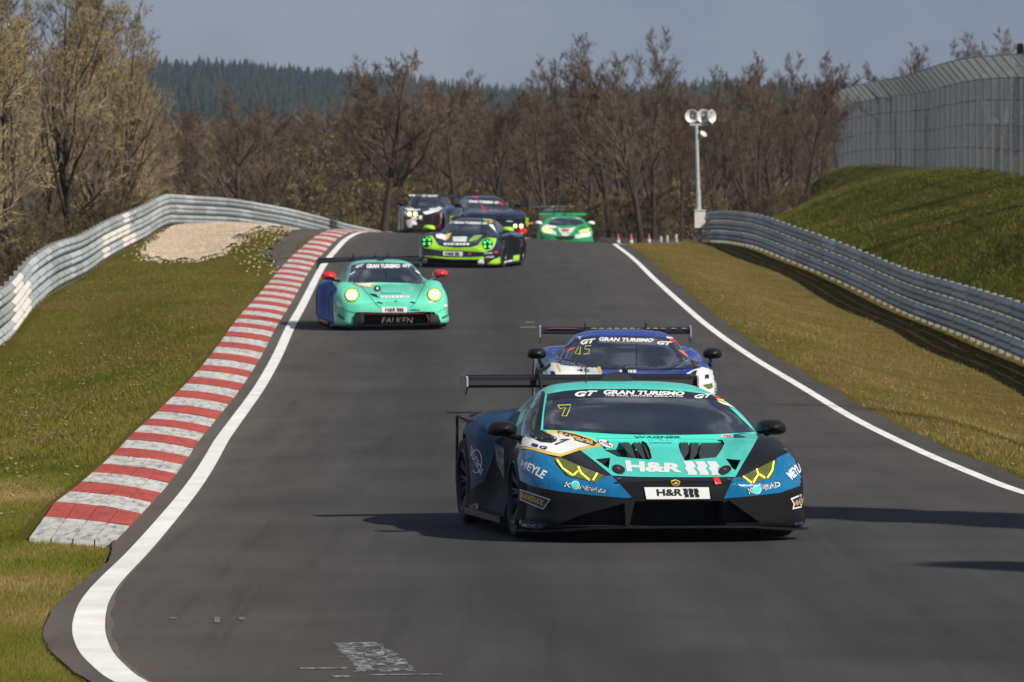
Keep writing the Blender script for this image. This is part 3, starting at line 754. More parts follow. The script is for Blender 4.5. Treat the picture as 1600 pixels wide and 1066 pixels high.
for (k, px, Y, top) in [('bud1', -40, 150, -60), ('pale', 25, 168, -30), ('bud0', 62, 185, -25), ('pale', 105, 172, -55), ('bud1', 150, 190, 0), ('pale', 178, 200, 20), ('bud1', 205, 205, 85), ('bud0', 8, 200, -10),
                        ('oak2', 40, 212, 10), ('bud1', 88, 220, 30), ('pale', 130, 215, -25), ('oak1', 170, 232, 60), ('bud1', 192, 214, 100), ('bud0', -15, 180, -20)]:
    plant_px(k, px, Y, top, L1_, LG)
for (k, px, Y, top) in [('bush0', 20, 150, 370), ('bush1', 60, 158, 360), ('hazel', 95, 170, 300), ('bush1', 135, 178, 320), ('hazel', 170, 190, 280), ('bush0', 205, 205, 300), ('hazel', 30, 175, 280), ('bush1', 190, 210, 290), ('hazel', 150, 205, 240), ('hazel', 70, 190, 250), ('bush0', 5, 165, 330), ('bush0', 120, 190, 310)]:
    plant_px(k, px, Y, top, 'twiggy brown bush at the foot of the trees behind the left rail', 'bushes behind the left rail', name='bush', cat='bush')
# singled out trees
plant_px('oak0', 600, 262, 72, 'big dark spreading bare tree right of the left rail end, behind the dark cars', None, sxy=1.15)
plant_px('oak1', 372, 262, 140, 'bare tree with dark trunk behind the bend of the left guard rail', None, sxy=1.1)
plant_px('hazel', 478, 285, 195, 'olive budding tree between the rail bend and the big dark tree', None, name='budding_tree')
plant_px('slim1', 1065, 258, 170, 'thin dark bare tree just left of the loudspeaker pole', None)
plant_px('oak1', 1000, 262, 95, 'bare tree with thick dark trunk above the traffic cones', None)
MG = 'bare trees of the wood beyond the crest'
ML = 'bare brown tree in the wood beyond the crest of the road'
mid = [('slim0', 232, 300, 190), ('oak1', 262, 320, 175), ('slim1', 300, 290, 165), ('oak2', 330, 330, 150), ('pale', 350, 300, 170), ('oak0', 412, 310, 165), ('slim0', 440, 330, 170), ('pale', 462, 340, 180), ('oak2', 510, 320, 160), ('oak1', 545, 300, 120),
       ('slim1', 570, 330, 110), ('oak2', 640, 320, 95), ('slim0', 668, 300, 128), ('oak1', 690, 340, 122), ('oak0', 722, 290, 118), ('slim1', 748, 320, 112), ('oak2', 772, 285, 110), ('oak1', 800, 335, 130), ('slim0', 822, 300, 110), ('oak0', 850, 290, 118),
       ('slim1', 872, 320, 92), ('oak2', 898, 295, 88), ('slim0', 925, 310, 66), ('oak1', 948, 290, 78), ('slim1', 968, 330, 95), ('oak2', 985, 300, 88), ('slim0', 1018, 285, 60), ('slim1', 1040, 320, 100), ('oak1', 1085, 330, 128), ('oak2', 1120, 300, 118),
       ('slim0', 1142, 285, 100), ('oak0', 1165, 310, 95), ('slim1', 1190, 290, 86), ('oak2', 1215, 320, 82), ('slim0', 1240, 300, 84), ('oak1', 1262, 290, 80), ('slim1', 1285, 320, 88), ('oak2', 1310, 335, 92), ('oak0', 1335, 350, 95)]
for (k, px, Y, top) in mid: plant_px(k, px + random.uniform(-6, 6), Y, top + random.uniform(2, 30), ML, MG)
for i in range(62):
    px = 215 + i * 18.5 + random.uniform(-10, 10); Y = random.uniform(340, 430)
    plant_px(random.choice(['oak0', 'oak1', 'oak2', 'slim0', 'slim1', 'slim0']), px, Y, random.uniform(140, 195) + (30 if px < 520 else 0), ML, MG)
for i in range(42):
    px = 225 + i * 25 + random.uniform(-9, 9); Y = random.uniform(268, 320)
    plant_px(random.choice(['bush0', 'bush1', 'bush0', 'hazel']), px, Y, random.uniform(250, 330), 'low brown bush under the bare trees beyond the crest', 'undergrowth beyond the crest', name='bush', cat='bush')
# trees on and behind the bank at the right, some outside the frame: their shadows fall on the bank and across the road
RG = 'bare trees behind the catch fence'
for (k, px, Y, top) in [('oak2', 1385, 300, 100), ('slim1', 1430, 290, 75), ('oak1', 1468, 270, 70), ('slim0', 1500, 285, 62), ('oak2', 1535, 260, 72), ('slim0', 1560, 280, 55), ('oak1', 1615, 262, 92)]:
    plant_px(k, px, Y, top, 'bare tree seen through the wire of the catch fence', RG)
SG = 'bare trees on top of the right bank'
for (k, X, Y, h) in [('oak2', 21.5, 118, 8), ('oak1', 21, 150, 7.5), ('slim0', 21, 178, 7), ('oak1', 21, 98, 9), ('slim1', 21.5, 68, 14), ('slim0', 18.6, 172, 7), ('oak2', 19.2, 196, 8), ('slim1', 18.6, 214, 4.2), ('oak2', 19.6, 232, 4.0)]:
    plant(k, X, Y, h, 'bare tree on top of the grass bank at the right', SG)

def spruce_kind():
    g = np.random.default_rng(31); n = 9000; H = 12.0
    t = g.uniform(.06, 1, n) ** .9; a = g.uniform(0, 6.283, n); rmax = 1.75 * (1 - t) + .06; r_ = rmax * np.sqrt(g.uniform(.05, 1, n))
    P = np.stack([np.cos(a) * r_, np.sin(a) * r_, t * H - r_ * .28], 1)
    D = np.stack([np.cos(a), np.sin(a), np.full(n, -.25)], 1) * g.uniform(.15, .42, (n, 1)); S = np.stack([-np.sin(a), np.cos(a), g.normal(0, .4, n)], 1) * g.uniform(.05, .12, (n, 1))
    V = np.stack([P - S, P + S, P + D], 1).reshape(-1, 3)
    m = MB(); m.tube((0, 0, -.4), (0, 0, H * .95), .17, .02, 8)
    o = m.build('trunk', M_BARK); KINDS['spruce'] = (o.data, tri_mesh('crown', V, np.arange(n * 3).reshape(-1, 3), [M_SPRUCE]), H); bpy.data.objects.remove(o)
M_SPRUCE = make_bark('spruce needles', (0.014, 0.024, 0.012), (0.026, 0.042, 0.018), (0.045, 0.062, 0.028), 0.8)
spruce_kind()
for (X, Y, h, lab) in ((16.0, 42.4, 16.0, 'dark spruce off to the right whose shadow falls beside the leading car'), (15.6, 34.6, 13.2, 'dark spruce nearest the camera on the right, outside the frame')): plant('spruce', X, Y, h, lab, None, name='spruce_tree', sxy=1.35)
plant_px('spruce', 1594, 268, 68, 'dark evergreen tip above the catch fence at the right frame edge', None, name='spruce_tree')
# far wooded rise: one brown mass of bare trees
def far_wood():
    g = np.random.default_rng(21); P, Q, W = [], [], []
    for i in range(620):
        Y = g.uniform(470, 980); u = g.uniform(150, 1650); X = X_at(u, Y); z = ground_z(X, Y); h = g.uniform(9, 15)
        P.append((X, Y, z)); Q.append((X, Y, z + h * .8)); W.append(.22)
        for k in range(85):
            t = g.uniform(.2, 1); a = g.uniform(0, 6.28); r_ = h * .32 * math.sin(min(1, (1.15 - t) * 1.6) * 1.57)
            b = np.array((X, Y, z + h * t * .85)); e = b + np.array((math.cos(a) * r_, math.sin(a) * r_, r_ * g.uniform(.3, 1.2))) * g.uniform(.5, 1)
            P.append(b); Q.append(e); W.append(.075)
    P, Q, W = np.array(P), np.array(Q), np.array(W)[:, None]
    n = len(P); D = Q - P; S = np.cross(D, g.normal(size=(n, 3))); S /= np.linalg.norm(S, axis=1)[:, None] + 1e-9
    V = np.stack([P + S * W, P - S * W, Q], 1).reshape(-1, 3)
    me = tri_mesh('far_bare_wood', V, np.arange(n * 3).reshape(-1, 3), [M_TWIG])
    return tag(me_obj('far_bare_wood', me), 'distant brown leafless wood on the rise behind the trees', 'wood', kind='stuff')
far_wood()
M_CON = make_bark('conifer needles', (0.012, 0.020, 0.015), (0.020, 0.031, 0.023), (0.032, 0.045, 0.032), 0.05)
def conifers():
    g = np.random.default_rng(22); V, T = [], []
    nb = 0
    for i in range(5200):
        Y = g.uniform(1650, 2300); u = g.uniform(100, 1450) if i % 3 else g.uniform(180, 680); X = X_at(u, Y); z = ground_z(X, Y); h = g.uniform(6, 11); rb = h * g.uniform(.17, .25)
        if 270 < u < 330 and g.random() < .6 and Y < 2000: continue
        for k in range(5):
            t = k / 5; r_ = rb * (1 - t * .85); z0 = z + h * (.08 + t * .82); z1 = z0 + h * .30; ns = 6; o = g.uniform(0, 6.28)
            for s in range(ns):
                a = o + s * 6.283 / ns; rr = r_ * g.uniform(.7, 1.2); V.append((X + math.cos(a) * rr, Y + math.sin(a) * rr, z0 - g.uniform(0, .05) * h))
            V.append((X, Y, min(z1, z + h)))
            for s in range(ns): T.append((nb + s, nb + (s + 1) % ns, nb + ns))
            nb += ns + 1
    me = tri_mesh('conifer_forest', np.array(V), np.array(T), [M_CON])
    return tag(me_obj('conifer_forest', me), 'dark blue green conifer forest on the far ridge', 'forest', kind='stuff')
conifers()

# ------------------------------------------------------------------ catch fence on the bank
M_WIRE = plain('fence wire', (0.25, 0.26, 0.27), 0.6, 0.0)
M_CABLE = plain('fence cable', (0.10, 0.10, 0.11), 0.6, 0.3)
M_FPOST = plain('fence post', (0.15, 0.16, 0.165), 0.6, 0.3, var=.2)
def catch_fence():
    root = empty('catch_fence', (float(bank_x(150)) + .5, 150, float(bank_z(150)))); tag(root, 'tall grey wire catch fence with cranked top on the grass bank', 'fence')
    inv = Matrix.Translation(root.location).inverted()
    fx = lambda Y: float(bank_x(Y)) + 0.55 + 0.25 * math.sin(Y * .05)
    fz = lambda Y: ground_z(fx(Y), Y)
    ys = list(np.arange(150, 344, 4.0)); HV, OX, OZ = 3.15, -0.62, 0.72
    def pt(Y, h):      # h along the fence height, cranked above HV
        x, z = fx(Y), fz(Y)
        if h <= HV: return Vector((x, Y, z + h))
        t = (h - HV) / 1.0; return Vector((x + OX * t, Y, z + HV + OZ * t))
    for i, Y in enumerate(ys):
        m = MB(); m.tube(pt(Y, -0.5), pt(Y, HV), .045, n=6); m.tube(pt(Y, HV), pt(Y, HV + 1.0), .04, n=6)
        o = m.build('fence_post', M_FPOST, root); o.matrix_parent_inverse = inv
    for Y, Y2 in zip(ys, ys[1:]):
        vs, fs = [], []
        def wire(a, b, r):
            d = (b - a).normalized(); u = d.orthogonal().normalized() * r; w = d.cross(u)
            b0 = len(vs)
            for p in (a, b):
                for q in (u, -u * .5 + w * .87, -u * .5 - w * .87): vs.append(p + q)
            for k in range(3): fs.append((b0 + k, b0 + (k + 1) % 3, b0 + 3 + (k + 1) % 3, b0 + 3 + k))
        for k in range(30):
            y = Y + (Y2 - Y) * (k + .5) / 30; wire(pt(y, .02), pt(y, HV), .0042); wire(pt(y, HV), pt(y, HV + 1.0), .0042)
        h = .05
        while h < HV + 1.0: wire(pt(Y, h), pt(Y2, h), .004); h += .24
        o = mesh_obj('mesh_panel', vs, fs, M_WIRE, root); o.matrix_parent_inverse = inv
        vs, fs = [], []
        for h in (.08, .8, 1.6, 2.45, HV, HV + 1.0):
            s = .05 if h < HV else 0
            mid_ = (pt(Y, h) + pt(Y2, h)) / 2 - Vector((.02, 0, s)); wire(pt(Y, h) - Vector((.02, 0, 0)), mid_, .014); wire(mid_, pt(Y2, h) - Vector((.02, 0, 0)), .014)
        o = mesh_obj('tension_cable', vs, fs, M_CABLE, root); o.matrix_parent_inverse = inv
catch_fence()

# ------------------------------------------------------------------ loudspeaker pole, cones, marker posts
M_GREYP = plain('galvanised pole', (0.42, 0.44, 0.45), 0.5, 0.3, var=.15)
M_OFFW = plain('white enamel', (0.58, 0.57, 0.53), 0.5, var=.15)
M_DKIN = plain('horn throat', (0.25, 0.25, 0.24), 0.6)
def speaker_pole():
    Y = 214.0; X = X_at(1093, Y); z = ground_z(X, Y)
    top = Z_at(196, Y) - z
    root = empty('loudspeaker_pole', (X, Y, z)); tag(root, 'grey pole with three white horn loudspeakers and a white cabinet', 'loudspeaker pole')
    m = MB(); m.tube((0, 0, -.4), (-.05, 0, top * .45), .105, .085, 10); m.tube((-.05, 0, top * .45), (-.11, 0, top), .07, .06, 10); m.build('pole', M_GREYP, root, True)
    m = MB(); m.box((-.02, 0, top + .02), (.62, .08, .07)); m.build('cross_arm', M_GREYP, root)
    for (x, yaw, r_) in ((-.27, -.15, .22), (.13, .12, .23), (.42, .9, .22)):
        m = MB(); pr = [(.035, .36), (.05, .30), (.055, .2), (.1, .1), (.16, .04), (r_, 0.0), (r_ + .012, .012), (.17, .06)]
        m.lathe([(a, b_) for a, b_ in pr], axis=1, n=18); o = m.build('horn', M_OFFW, root, True); o.location = (x, -.06, top + .3); o.rotation_euler = (0, 0, yaw)
        m = MB(); m.lathe([(.001, .06), (.07, .09)], axis=1, n=12); d = m.build('horn_throat', M_DKIN, o, True)
        m = MB(); m.tube((x, 0, top + .02), (x, .05, top + .22), .022, n=6); m.build('bracket', M_GREYP, root)
    m = MB(); m.lathe([(.001, .3), (.07, .28), (.09, .12), (.13, 0), (.12, .01), (.001, .05)], axis=1, n=14); o = m.build('spot_lamp', M_OFFW, root, True); o.location = (.13, -.05, top - .28); o.rotation_euler = (-.7, 0, .7)
    m = MB(); m.box((.01, -.17, .80), (.36, .22, .58)); m.box((.01, -.17, 1.105), (.40, .28, .03)); o = m.build('cabinet', M_OFFW, root)
    m = MB(); m.box((.245, -.285, .82), (.012, .012, .5)); m.box((.18, -.29, .84), (.03, .02, .08)); m.build('door_handle', M_DKIN, o)
    m = MB(); m.box((-.12, -.17, .2), (.05, .05, .62)); m.box((.2, -.17, .2), (.05, .05, .62)); m.build('cabinet_leg', M_GREYP, root)
speaker_pole()
M_ORANGE = plain('traffic orange', (0.42, 0.10, 0.04), 0.6); M_REFL = plain('reflective white', (0.5, 0.5, 0.48), 0.5)
for (px, Y, lab) in ((966, 232, 'orange traffic cone nearest the road edge at the crest'), (986, 236, 'orange traffic cone, middle one of three under the trees'), (1014, 228, 'orange traffic cone nearest the loudspeaker pole')):
    X = X_at(px, Y); z = ground_z(X, Y); s = max(.3, (Z_at(366, Y) - z) / .75)
    root = empty('traffic_cone', (X, Y, z)); root.scale = (s, s, s); tag(root, lab, 'traffic cone', 'traffic cones beyond the crest')
    m = MB(); m.box((0, 0, .02), (.42, .42, .04)); m.build('base', M_ORANGE, root)
    m = MB(); m.lathe([(.16, .04), (.10, .40), (.04, .75), (.001, .76)], n=14); m.build('body', M_ORANGE, root, True)
    m = MB(); m.lathe([(.131, .24), (.107, .40)], n=14); m.build('reflective_band', M_REFL, root, True)
for i, (px, Y, t) in enumerate(((1043, 230, 368), (1057, 226, 366), (1033, 236, 370))):
    X = X_at(px, Y); z = ground_z(X, Y); m = MB(); m.tube((0, 0, -.3), (0, 0, max(.3, Z_at(t, Y) - z)), .04, .035, 8); m.box((0, -.045, max(.3, Z_at(t, Y) - z) - .12), (.07, .012, .14))
    o = m.build('marker_post', M_REFL); o.location = (X, Y, z)
    tag(o, ['short white marker post left of the loudspeaker pole cabinet', 'thin white marker post nearest the loudspeaker pole', 'white marker post nearest the traffic cones'][i], 'marker post')

# ------------------------------------------------------------------ the air: thin even haze over everything
def haze():
    m = bpy.data.materials.new('haze air'); m.use_nodes = True; n, l = m.node_tree.nodes, m.node_tree.links; n.clear()
    o = n.new('ShaderNodeOutputMaterial'); v = n.new('ShaderNodeVolumePrincipled'); v.inputs['Color'].default_value = (0.72, 0.82, 1.0, 1); v.inputs['Density'].default_value = 0.00010; v.inputs['Anisotropy'].default_value = 0.2
    l.new(v.outputs[0], o.inputs['Volume'])
    b = MB(); b.box((0, 1750, 35), (7600, 3800, 90)); ob = b.build('haze', m); tag(ob, kind='stuff')
haze()
# ------------------------------------------------------------------ race car toolkit
def paint(name, col, rough=0.26, coat=0.6): return plain(name, col, rough, 0.0, coat, spec=0.35, var=0.05, vscale=3)
M_CARB = plain('carbon fibre', (0.010, 0.010, 0.011), 0.36, 0.0, 0.08, spec=0.22, var=0.35, vscale=120)
M_MATT = plain('matt black', (0.010, 0.010, 0.011), 0.65)
M_FLANK = plain('matt black flank', (0.010, 0.010, 0.012), 0.55, spec=0.06)
M_HOLE = plain('dark opening', (0.006, 0.006, 0.007), 0.8)
M_TYRE = plain('tyre rubber', (0.014, 0.014, 0.014), 0.75, var=.3, vscale=20)
M_RIM = plain('dark rim', (0.020, 0.020, 0.022), 0.35, 0.5)
M_STEEL = plain('disc steel', (0.20, 0.19, 0.18), 0.4, 0.8)
def make_glass():
    m, n, l, b = mat_new('tinted windscreen')
    v = objvec(n, l)
    c = ramp(n, l, noise(n, l, v, 2.2, 3, 0.5), [(0.35, (0.010, 0.013, 0.022)), (0.65, (0.030, 0.034, 0.046))])
    l.new(c, b.inputs['Base Color']); b.inputs['Roughness'].default_value = 0.07; b.inputs['IOR'].default_value = 2.0
    b.inputs['Coat Weight'].default_value = 1.0; b.inputs['Coat Roughness'].default_value = 0.03
    return m
M_GLASS = make_glass()
M_SIDEG = plain('side window', (0.030, 0.026, 0.022), 0.06, 0.0, 0.5)
M_DWHITE = plain('white vinyl', (0.78, 0.78, 0.77), 0.4, coat=.3)
M_DBLACK = plain('black vinyl', (0.012, 0.012, 0.014), 0.4)
M_DGREY = plain('grey vinyl', (0.32, 0.32, 0.32), 0.5)
M_DRED = plain('red vinyl', (0.55, 0.020, 0.018), 0.4, coat=.3)
M_DYEL = plain('yellow vinyl', (0.72, 0.46, 0.05), 0.4, coat=.3)
M_DNAVY = plain('navy vinyl', (0.020, 0.024, 0.10), 0.4, coat=.3)
M_DORG = plain('orange vinyl', (0.80, 0.16, 0.06), 0.4)
M_LYEL = plain('yellow lens', (0.115, 0.122, 0.022), 0.08, coat=0.5)
M_LED = plain('yellow lamp', (0.85, 0.85, 0.1), 0.3, emis=(0.85, 0.84, 0.05), es=0.85)
M_LEDW = plain('warm white lamp', (1, .95, .6), 0.3, emis=(1.0, 0.80, 0.25), es=0.95)
M_LEDC = plain('bright lamp cell', (1, 1, .8), 0.3, emis=(1.0, 0.93, 0.55), es=1.15)
M_LEDY = plain('amber lamp glow', (.8, .7, .1), 0.3, emis=(0.90, 0.74, 0.10), es=0.8)
M_LEDG = plain('green lamp', (.1, .9, .2), 0.3, emis=(0.05, 0.80, 0.12), es=1.0)
M_LOUT = plain('yellow outline vinyl', (0.66, 0.60, 0.06), 0.4)

def catmull(P, ns):
    """P: (n,2) polyline -> smoothed with ns points per span, ends mirrored about x = 0"""
    P = np.asarray(P, float); n = len(P)
    A = np.vstack([P[1] * (-1, 1), P, P[-2] * (-1, 1)])
    out = []
    for i in range(1, n):
        p0, p1, p2, p3 = A[i - 1], A[i], A[i + 1], A[i + 2]
        def knot(a, b): return max(np.linalg.norm(b - a), 1e-5) ** 0.5
        t0 = 0; t1 = t0 + knot(p0, p1); t2 = t1 + knot(p1, p2); t3 = t2 + knot(p2, p3)
        for k in range(ns):
            t = t1 + (t2 - t1) * k / ns
            a1 = p0 * (t1 - t) / (t1 - t0) + p1 * (t - t0) / (t1 - t0); a2 = p1 * (t2 - t) / (t2 - t1) + p2 * (t - t1) / (t2 - t1); a3 = p2 * (t3 - t) / (t3 - t2) + p3 * (t - t2) / (t3 - t2)
            b1 = a1 * (t2 - t) / (t2 - t0) + a2 * (t - t0) / (t2 - t0); b2 = a2 * (t3 - t) / (t3 - t1) + a3 * (t - t1) / (t3 - t1)
            out.append(b1 * (t2 - t) / (t2 - t1) + b2 * (t - t1) / (t2 - t1))
    out.append(P[-1]); return np.array(out)

def loft(st, ny=64, ns=5):
    ys = [s[0] for s in st]; K = len(st[0][1])
    fx = [pchip(ys, [s[1][k][0] for s in st]) for k in range(K)]; fz = [pchip(ys, [s[1][k][1] for s in st]) for k in range(K)]
    t = np.linspace(0, 1, ny); Y = ys[0] + (ys[-1] - ys[0]) * (0.45 * t + 0.55 * t ** 1.9)
    Y = np.unique(np.concatenate([Y, ys]))
    XX = np.stack([f(Y) for f in fx], 1); ZZ = np.stack([f(Y) for f in fz], 1)
    verts, ringn = [], None
    for i, y in enumerate(Y):
        h = catmull(np.stack([XX[i], ZZ[i]], 1), ns)
        h[0, 0] = 0; h[-1, 0] = 0; h[1:-1, 0] = np.maximum(h[1:-1, 0], 0.002)
        ring = [(x, y, z) for x, z in h] + [(-x, y, z) for x, z in h[-2:0:-1]]
        ringn = len(ring); verts += ring
    faces = [(i * ringn + k, i * ringn + (k + 1) % ringn, (i + 1) * ringn + (k + 1) % ringn, (i + 1) * ringn + k) for i in range(len(Y) - 1) for k in range(ringn)]
    faces += [tuple(range(ringn - 1, -1, -1)), tuple((len(Y) - 1) * ringn + k for k in range(ringn))]
    return verts, faces

def clean_mesh(name, verts, faces, mats):
    me = bpy.data.meshes.new(name); me.from_pydata(verts, [], faces)
    bm = bmesh.new(); bm.from_mesh(me); bmesh.ops.remove_doubles(bm, verts=bm.verts, dist=1e-5)
    bmesh.ops.recalc_face_normals(bm, faces=bm.faces); bm.to_mesh(me); bm.free()
    for m in mats: me.materials.append(m)
    return me

def boolean(o, cutters):
    """subtract closed cutter meshes (verts, faces); cut faces get material slot 1"""
    tmp = []
    for vs, fs in cutters:
        me = clean_mesh('cutter', vs, fs, [M_HOLE, M_HOLE]); me.polygons.foreach_set('material_index', [1] * len(me.polygons))
        c = bpy.data.objects.new('cutter', me); COL.objects.link(c); c.parent = o.parent; tmp.append(c)
        md = o.modifiers.new('b', 'BOOLEAN'); md.operation = 'DIFFERENCE'; md.object = c; md.solver = 'EXACT'; md.material_mode = 'INDEX'
    bpy.context.view_layer.update(); dg = bpy.context.evaluated_depsgraph_get(); me = bpy.data.meshes.new_from_object(o.evaluated_get(dg))
    o.modifiers.clear(); old = o.data; o.data = me; me.name = old.name
    for c in tmp: bpy.data.objects.remove(c)

def cyl_cut(x0, x1, y, z, r, n=36):
    m = MB(); m.tube((x0, y, z), (x1, y, z), r, n=n); return m.v, m.f

_text = {}
def text_tris(s, bold=0.0, shear=0.0):
    k = (s, bold, shear)
    if k not in _text:
        cu = bpy.data.curves.new('t', 'FONT'); cu.body = s; cu.offset = bold; cu.shear = shear; cu.resolution_u = 3
        o = bpy.data.objects.new('t', cu); COL.objects.link(o)
        dg = bpy.context.evaluated_depsgraph_get(); me = bpy.data.meshes.new_from_object(o.evaluated_get(dg))
        me.calc_loop_triangles()
        v = np.array([(a.co.x, a.co.y) for a in me.vertices]); t = [tuple(x.vertices) for x in me.loop_triangles]
        v = (v - v.min(0)) / (v.max(0) - v.min(0))
        bpy.data.objects.remove(o); bpy.data.curves.remove(cu); bpy.data.meshes.remove(me)
        _text[k] = (v, t)
    return _text[k]

def inpoly(pts, x, y):
    c = False; j = len(pts) - 1
    for i in range(len(pts)):
        if (pts[i][1] > y) != (pts[j][1] > y) and x < (pts[j][0] - pts[i][0]) * (y - pts[i][1]) / (pts[j][1] - pts[i][1]) + pts[i][0]: c = not c
        j = i
    return c
def densify(V, T, thr):
    """split every edge longer than thr, the same way for both neighbours"""
    V = [tuple(v) for v in V]
    for _ in range(7):
        mid, out, any_ = {}, [], False
        def m(a, b):
            nonlocal any_
            if math.hypot(V[a][0] - V[b][0], V[a][1] - V[b][1]) <= thr: return None
            k = (min(a, b), max(a, b)); any_ = True
            if k not in mid: mid[k] = len(V); V.append(((V[a][0] + V[b][0]) / 2, (V[a][1] + V[b][1]) / 2))
            return mid[k]
        for a, b, c in T:
            x, y, z = m(a, b), m(b, c), m(c, a); k = (x is not None) + (y is not None) + (z is not None)
            if k == 0: out.append((a, b, c))
            elif k == 3: out += [(a, x, z), (x, b, y), (z, y, c), (x, y, z)]
            else:
                while x is None or (k == 2 and y is None): a, b, c, x, y, z = b, c, a, y, z, x
                if k == 1: out += [(a, x, c), (x, b, c)]
                else: out += [(x, b, y), (a, x, y), (a, y, c)]
        T = out
        if not any_: break
    return V, T

class Car:
    def __init__(s, name, label, X, Y, yaw, roll=0.0, dz=0.0, wb=2.6, fa=1.0, group='race cars coming down the track'):
        c, sn = math.cos(R(yaw)), math.sin(R(yaw))
        def gz(ly): return road_z(X - sn * ly, Y + c * ly)
        z0, z1 = gz(fa), gz(fa + wb); p = math.atan2(z1 - z0, wb)
        s.M = Matrix.Translation((X, Y, z0 - math.tan(p) * fa + dz)) @ Matrix.Rotation(R(yaw), 4, 'Z') @ Matrix.Rotation(p, 4, 'X') @ Matrix.Rotation(R(roll), 4, 'Y')
        s.root = bpy.data.objects.new(name, None); COL.objects.link(s.root); s.root.matrix_world = s.M; s.root.empty_display_size = .3
        tag(s.root, label, 'race car', group)
        s.Mi = s.M.inverted(); s.eye = s.Mi @ Vector((0, 0, CAMZ)); s.polys = []; s.Y = Y
        s.bv = None
    def surface(s, me):
        """register a mesh (car space) as a surface that vinyl can be laid on"""
        b = len(s.polys_v) if hasattr(s, 'polys_v') else 0
        if b == 0: s.polys_v = []
        s.polys_v += [v.co.copy() for v in me.vertices]; s.polys += [tuple(b + i for i in p.vertices) for p in me.polygons]; s.bv = None
    def hit(s, px, py):
        if s.bv is None: s.bv = BVHTree.FromPolygons(s.polys_v, s.polys)
        d = (s.Mi.to_3x3() @ Vector(((px - 800) / F, 1.0, (HOR - py) / F))).normalized()
        p, n, i, t = s.bv.ray_cast(s.eye, d)
        if p is None: return None
        if n.dot(d) > 0: n = -n
        return p, n
    def lay(s, name, V, T, mat, off, parent, jump, whole=True):
        P = [s.hit(x, y) for x, y in V]; vs, ix, fs = [], {}, []
        for t in T:
            if any(P[i] is None for i in t): continue
            a, b, c = (P[i][0] for i in t)
            if max((a - b).length, (b - c).length, (c - a).length) > jump: continue
            f = []
            for i in t:
                if i not in ix: ix[i] = len(vs); vs.append(P[i][0] + P[i][1] * off)
                f.append(ix[i])
            if (vs[f[1]] - vs[f[0]]).cross(vs[f[2]] - vs[f[0]]).dot(P[t[0]][1]) < 0: f = f[::-1]
            fs.append(f)
        if not fs: return None
        if whole:                     # keep one piece: the largest patch where an outline laps over an edge
            par = list(range(len(vs)))
            def find(a):
                while par[a] != a: par[a] = par[par[a]]; a = par[a]
                return a
            for f in fs:
                par[find(f[0])] = find(f[1]); par[find(f[1])] = find(f[2])
            cnt = {}
            for f in fs: cnt[find(f[0])] = cnt.get(find(f[0]), 0) + 1
            top = max(cnt, key=cnt.get); fs = [f for f in fs if find(f[0]) == top]
            used = sorted({i for f in fs for i in f}); ren = {a: b for b, a in enumerate(used)}
            vs = [vs[i] for i in used]; fs = [[ren[i] for i in f] for f in fs]
        return mesh_obj(name, vs, fs, mat, parent or s.root, smooth=True)
    def poly(s, name, pts, mat, off=0.003, holes=(), parent=None, step=None, jump=0.4):
        step = step or 8.0 * max(0.35, 48 / s.Y)
        allp, faces_in, edges = [], [], []
        for ring in [pts] + list(holes):
            b = len(allp); allp += [Vector(p) for p in ring]; edges += [(b + i, b + (i + 1) % len(ring)) for i in range(len(ring))]
        r_ = geometry.delaunay_2d_cdt(allp, edges, [], 0, 1e-5)
        V = [(v.x, v.y) for v in r_[0]]; T = []
        for f in r_[2]:
            cx = sum(V[i][0] for i in f) / 3; cy = sum(V[i][1] for i in f) / 3
            if inpoly(pts, cx, cy) and not any(inpoly(h, cx, cy) for h in holes): T.append(tuple(f))
        V, T = densify(V, T, step)
        return s.lay(name, V, T, mat, off, parent, jump)
    def text(s, txt, quad, mat, bold=0.02, shear=0.0, off=0.005, parent=None, name='lettering'):
        v, t = text_tris(txt, bold, shear); (ax, ay), (bx, by), (cx, cy), (dx, dy) = quad      # tl tr br bl
        V = [(ax * (1 - u) * w + bx * u * w + cx * u * (1 - w) + dx * (1 - u) * (1 - w), ay * (1 - u) * w + by * u * w + cy * u * (1 - w) + dy * (1 - u) * (1 - w)) for u, w in v]
        V, T = densify(V, t, 7 * max(.4, 48 / s.Y))
        return s.lay(name, V, T, mat, off, parent, 0.3, False)
    def rtext(s, txt, x0, x1, y0, y1, mat, **kw): return s.text(txt, [(x0, y0), (x1, y0), (x1, y1), (x0, y1)], mat, **kw)
    def stroke(s, name, pts, w, mat, off=0.006, parent=None):
        """ribbon of width w pixels along a polyline"""
        P = [Vector(p) for p in pts]; L, Rr = [], []
        for i, p in enumerate(P):
            d = (P[min(i + 1, len(P) - 1)] - P[max(i - 1, 0)]).normalized(); n = Vector((-d.y, d.x)) * w / 2
            L.append(p + n); Rr.append(p - n)
        V = [tuple(p) for p in L + Rr]; n = len(P); T = []
        for i in range(n - 1): T += [(i, i + 1, n + i), (i + 1, n + i + 1, n + i)]
        V, T = densify(V, T, 6 * max(.4, 48 / s.Y))
        return s.lay(name, V, T, mat, off, parent, .4)
    def ell(s, name, cx, cy, rx, ry, mat, off=.004, n=18, parent=None, rot=0.0):
        return s.poly(name, [(cx + rx * math.cos(a) * math.cos(rot) - ry * math.sin(a) * math.sin(rot), cy + rx * math.cos(a) * math.sin(rot) + ry * math.sin(a) * math.cos(rot)) for a in (2 * math.pi * i / n for i in range(n))], mat, off, parent=parent)
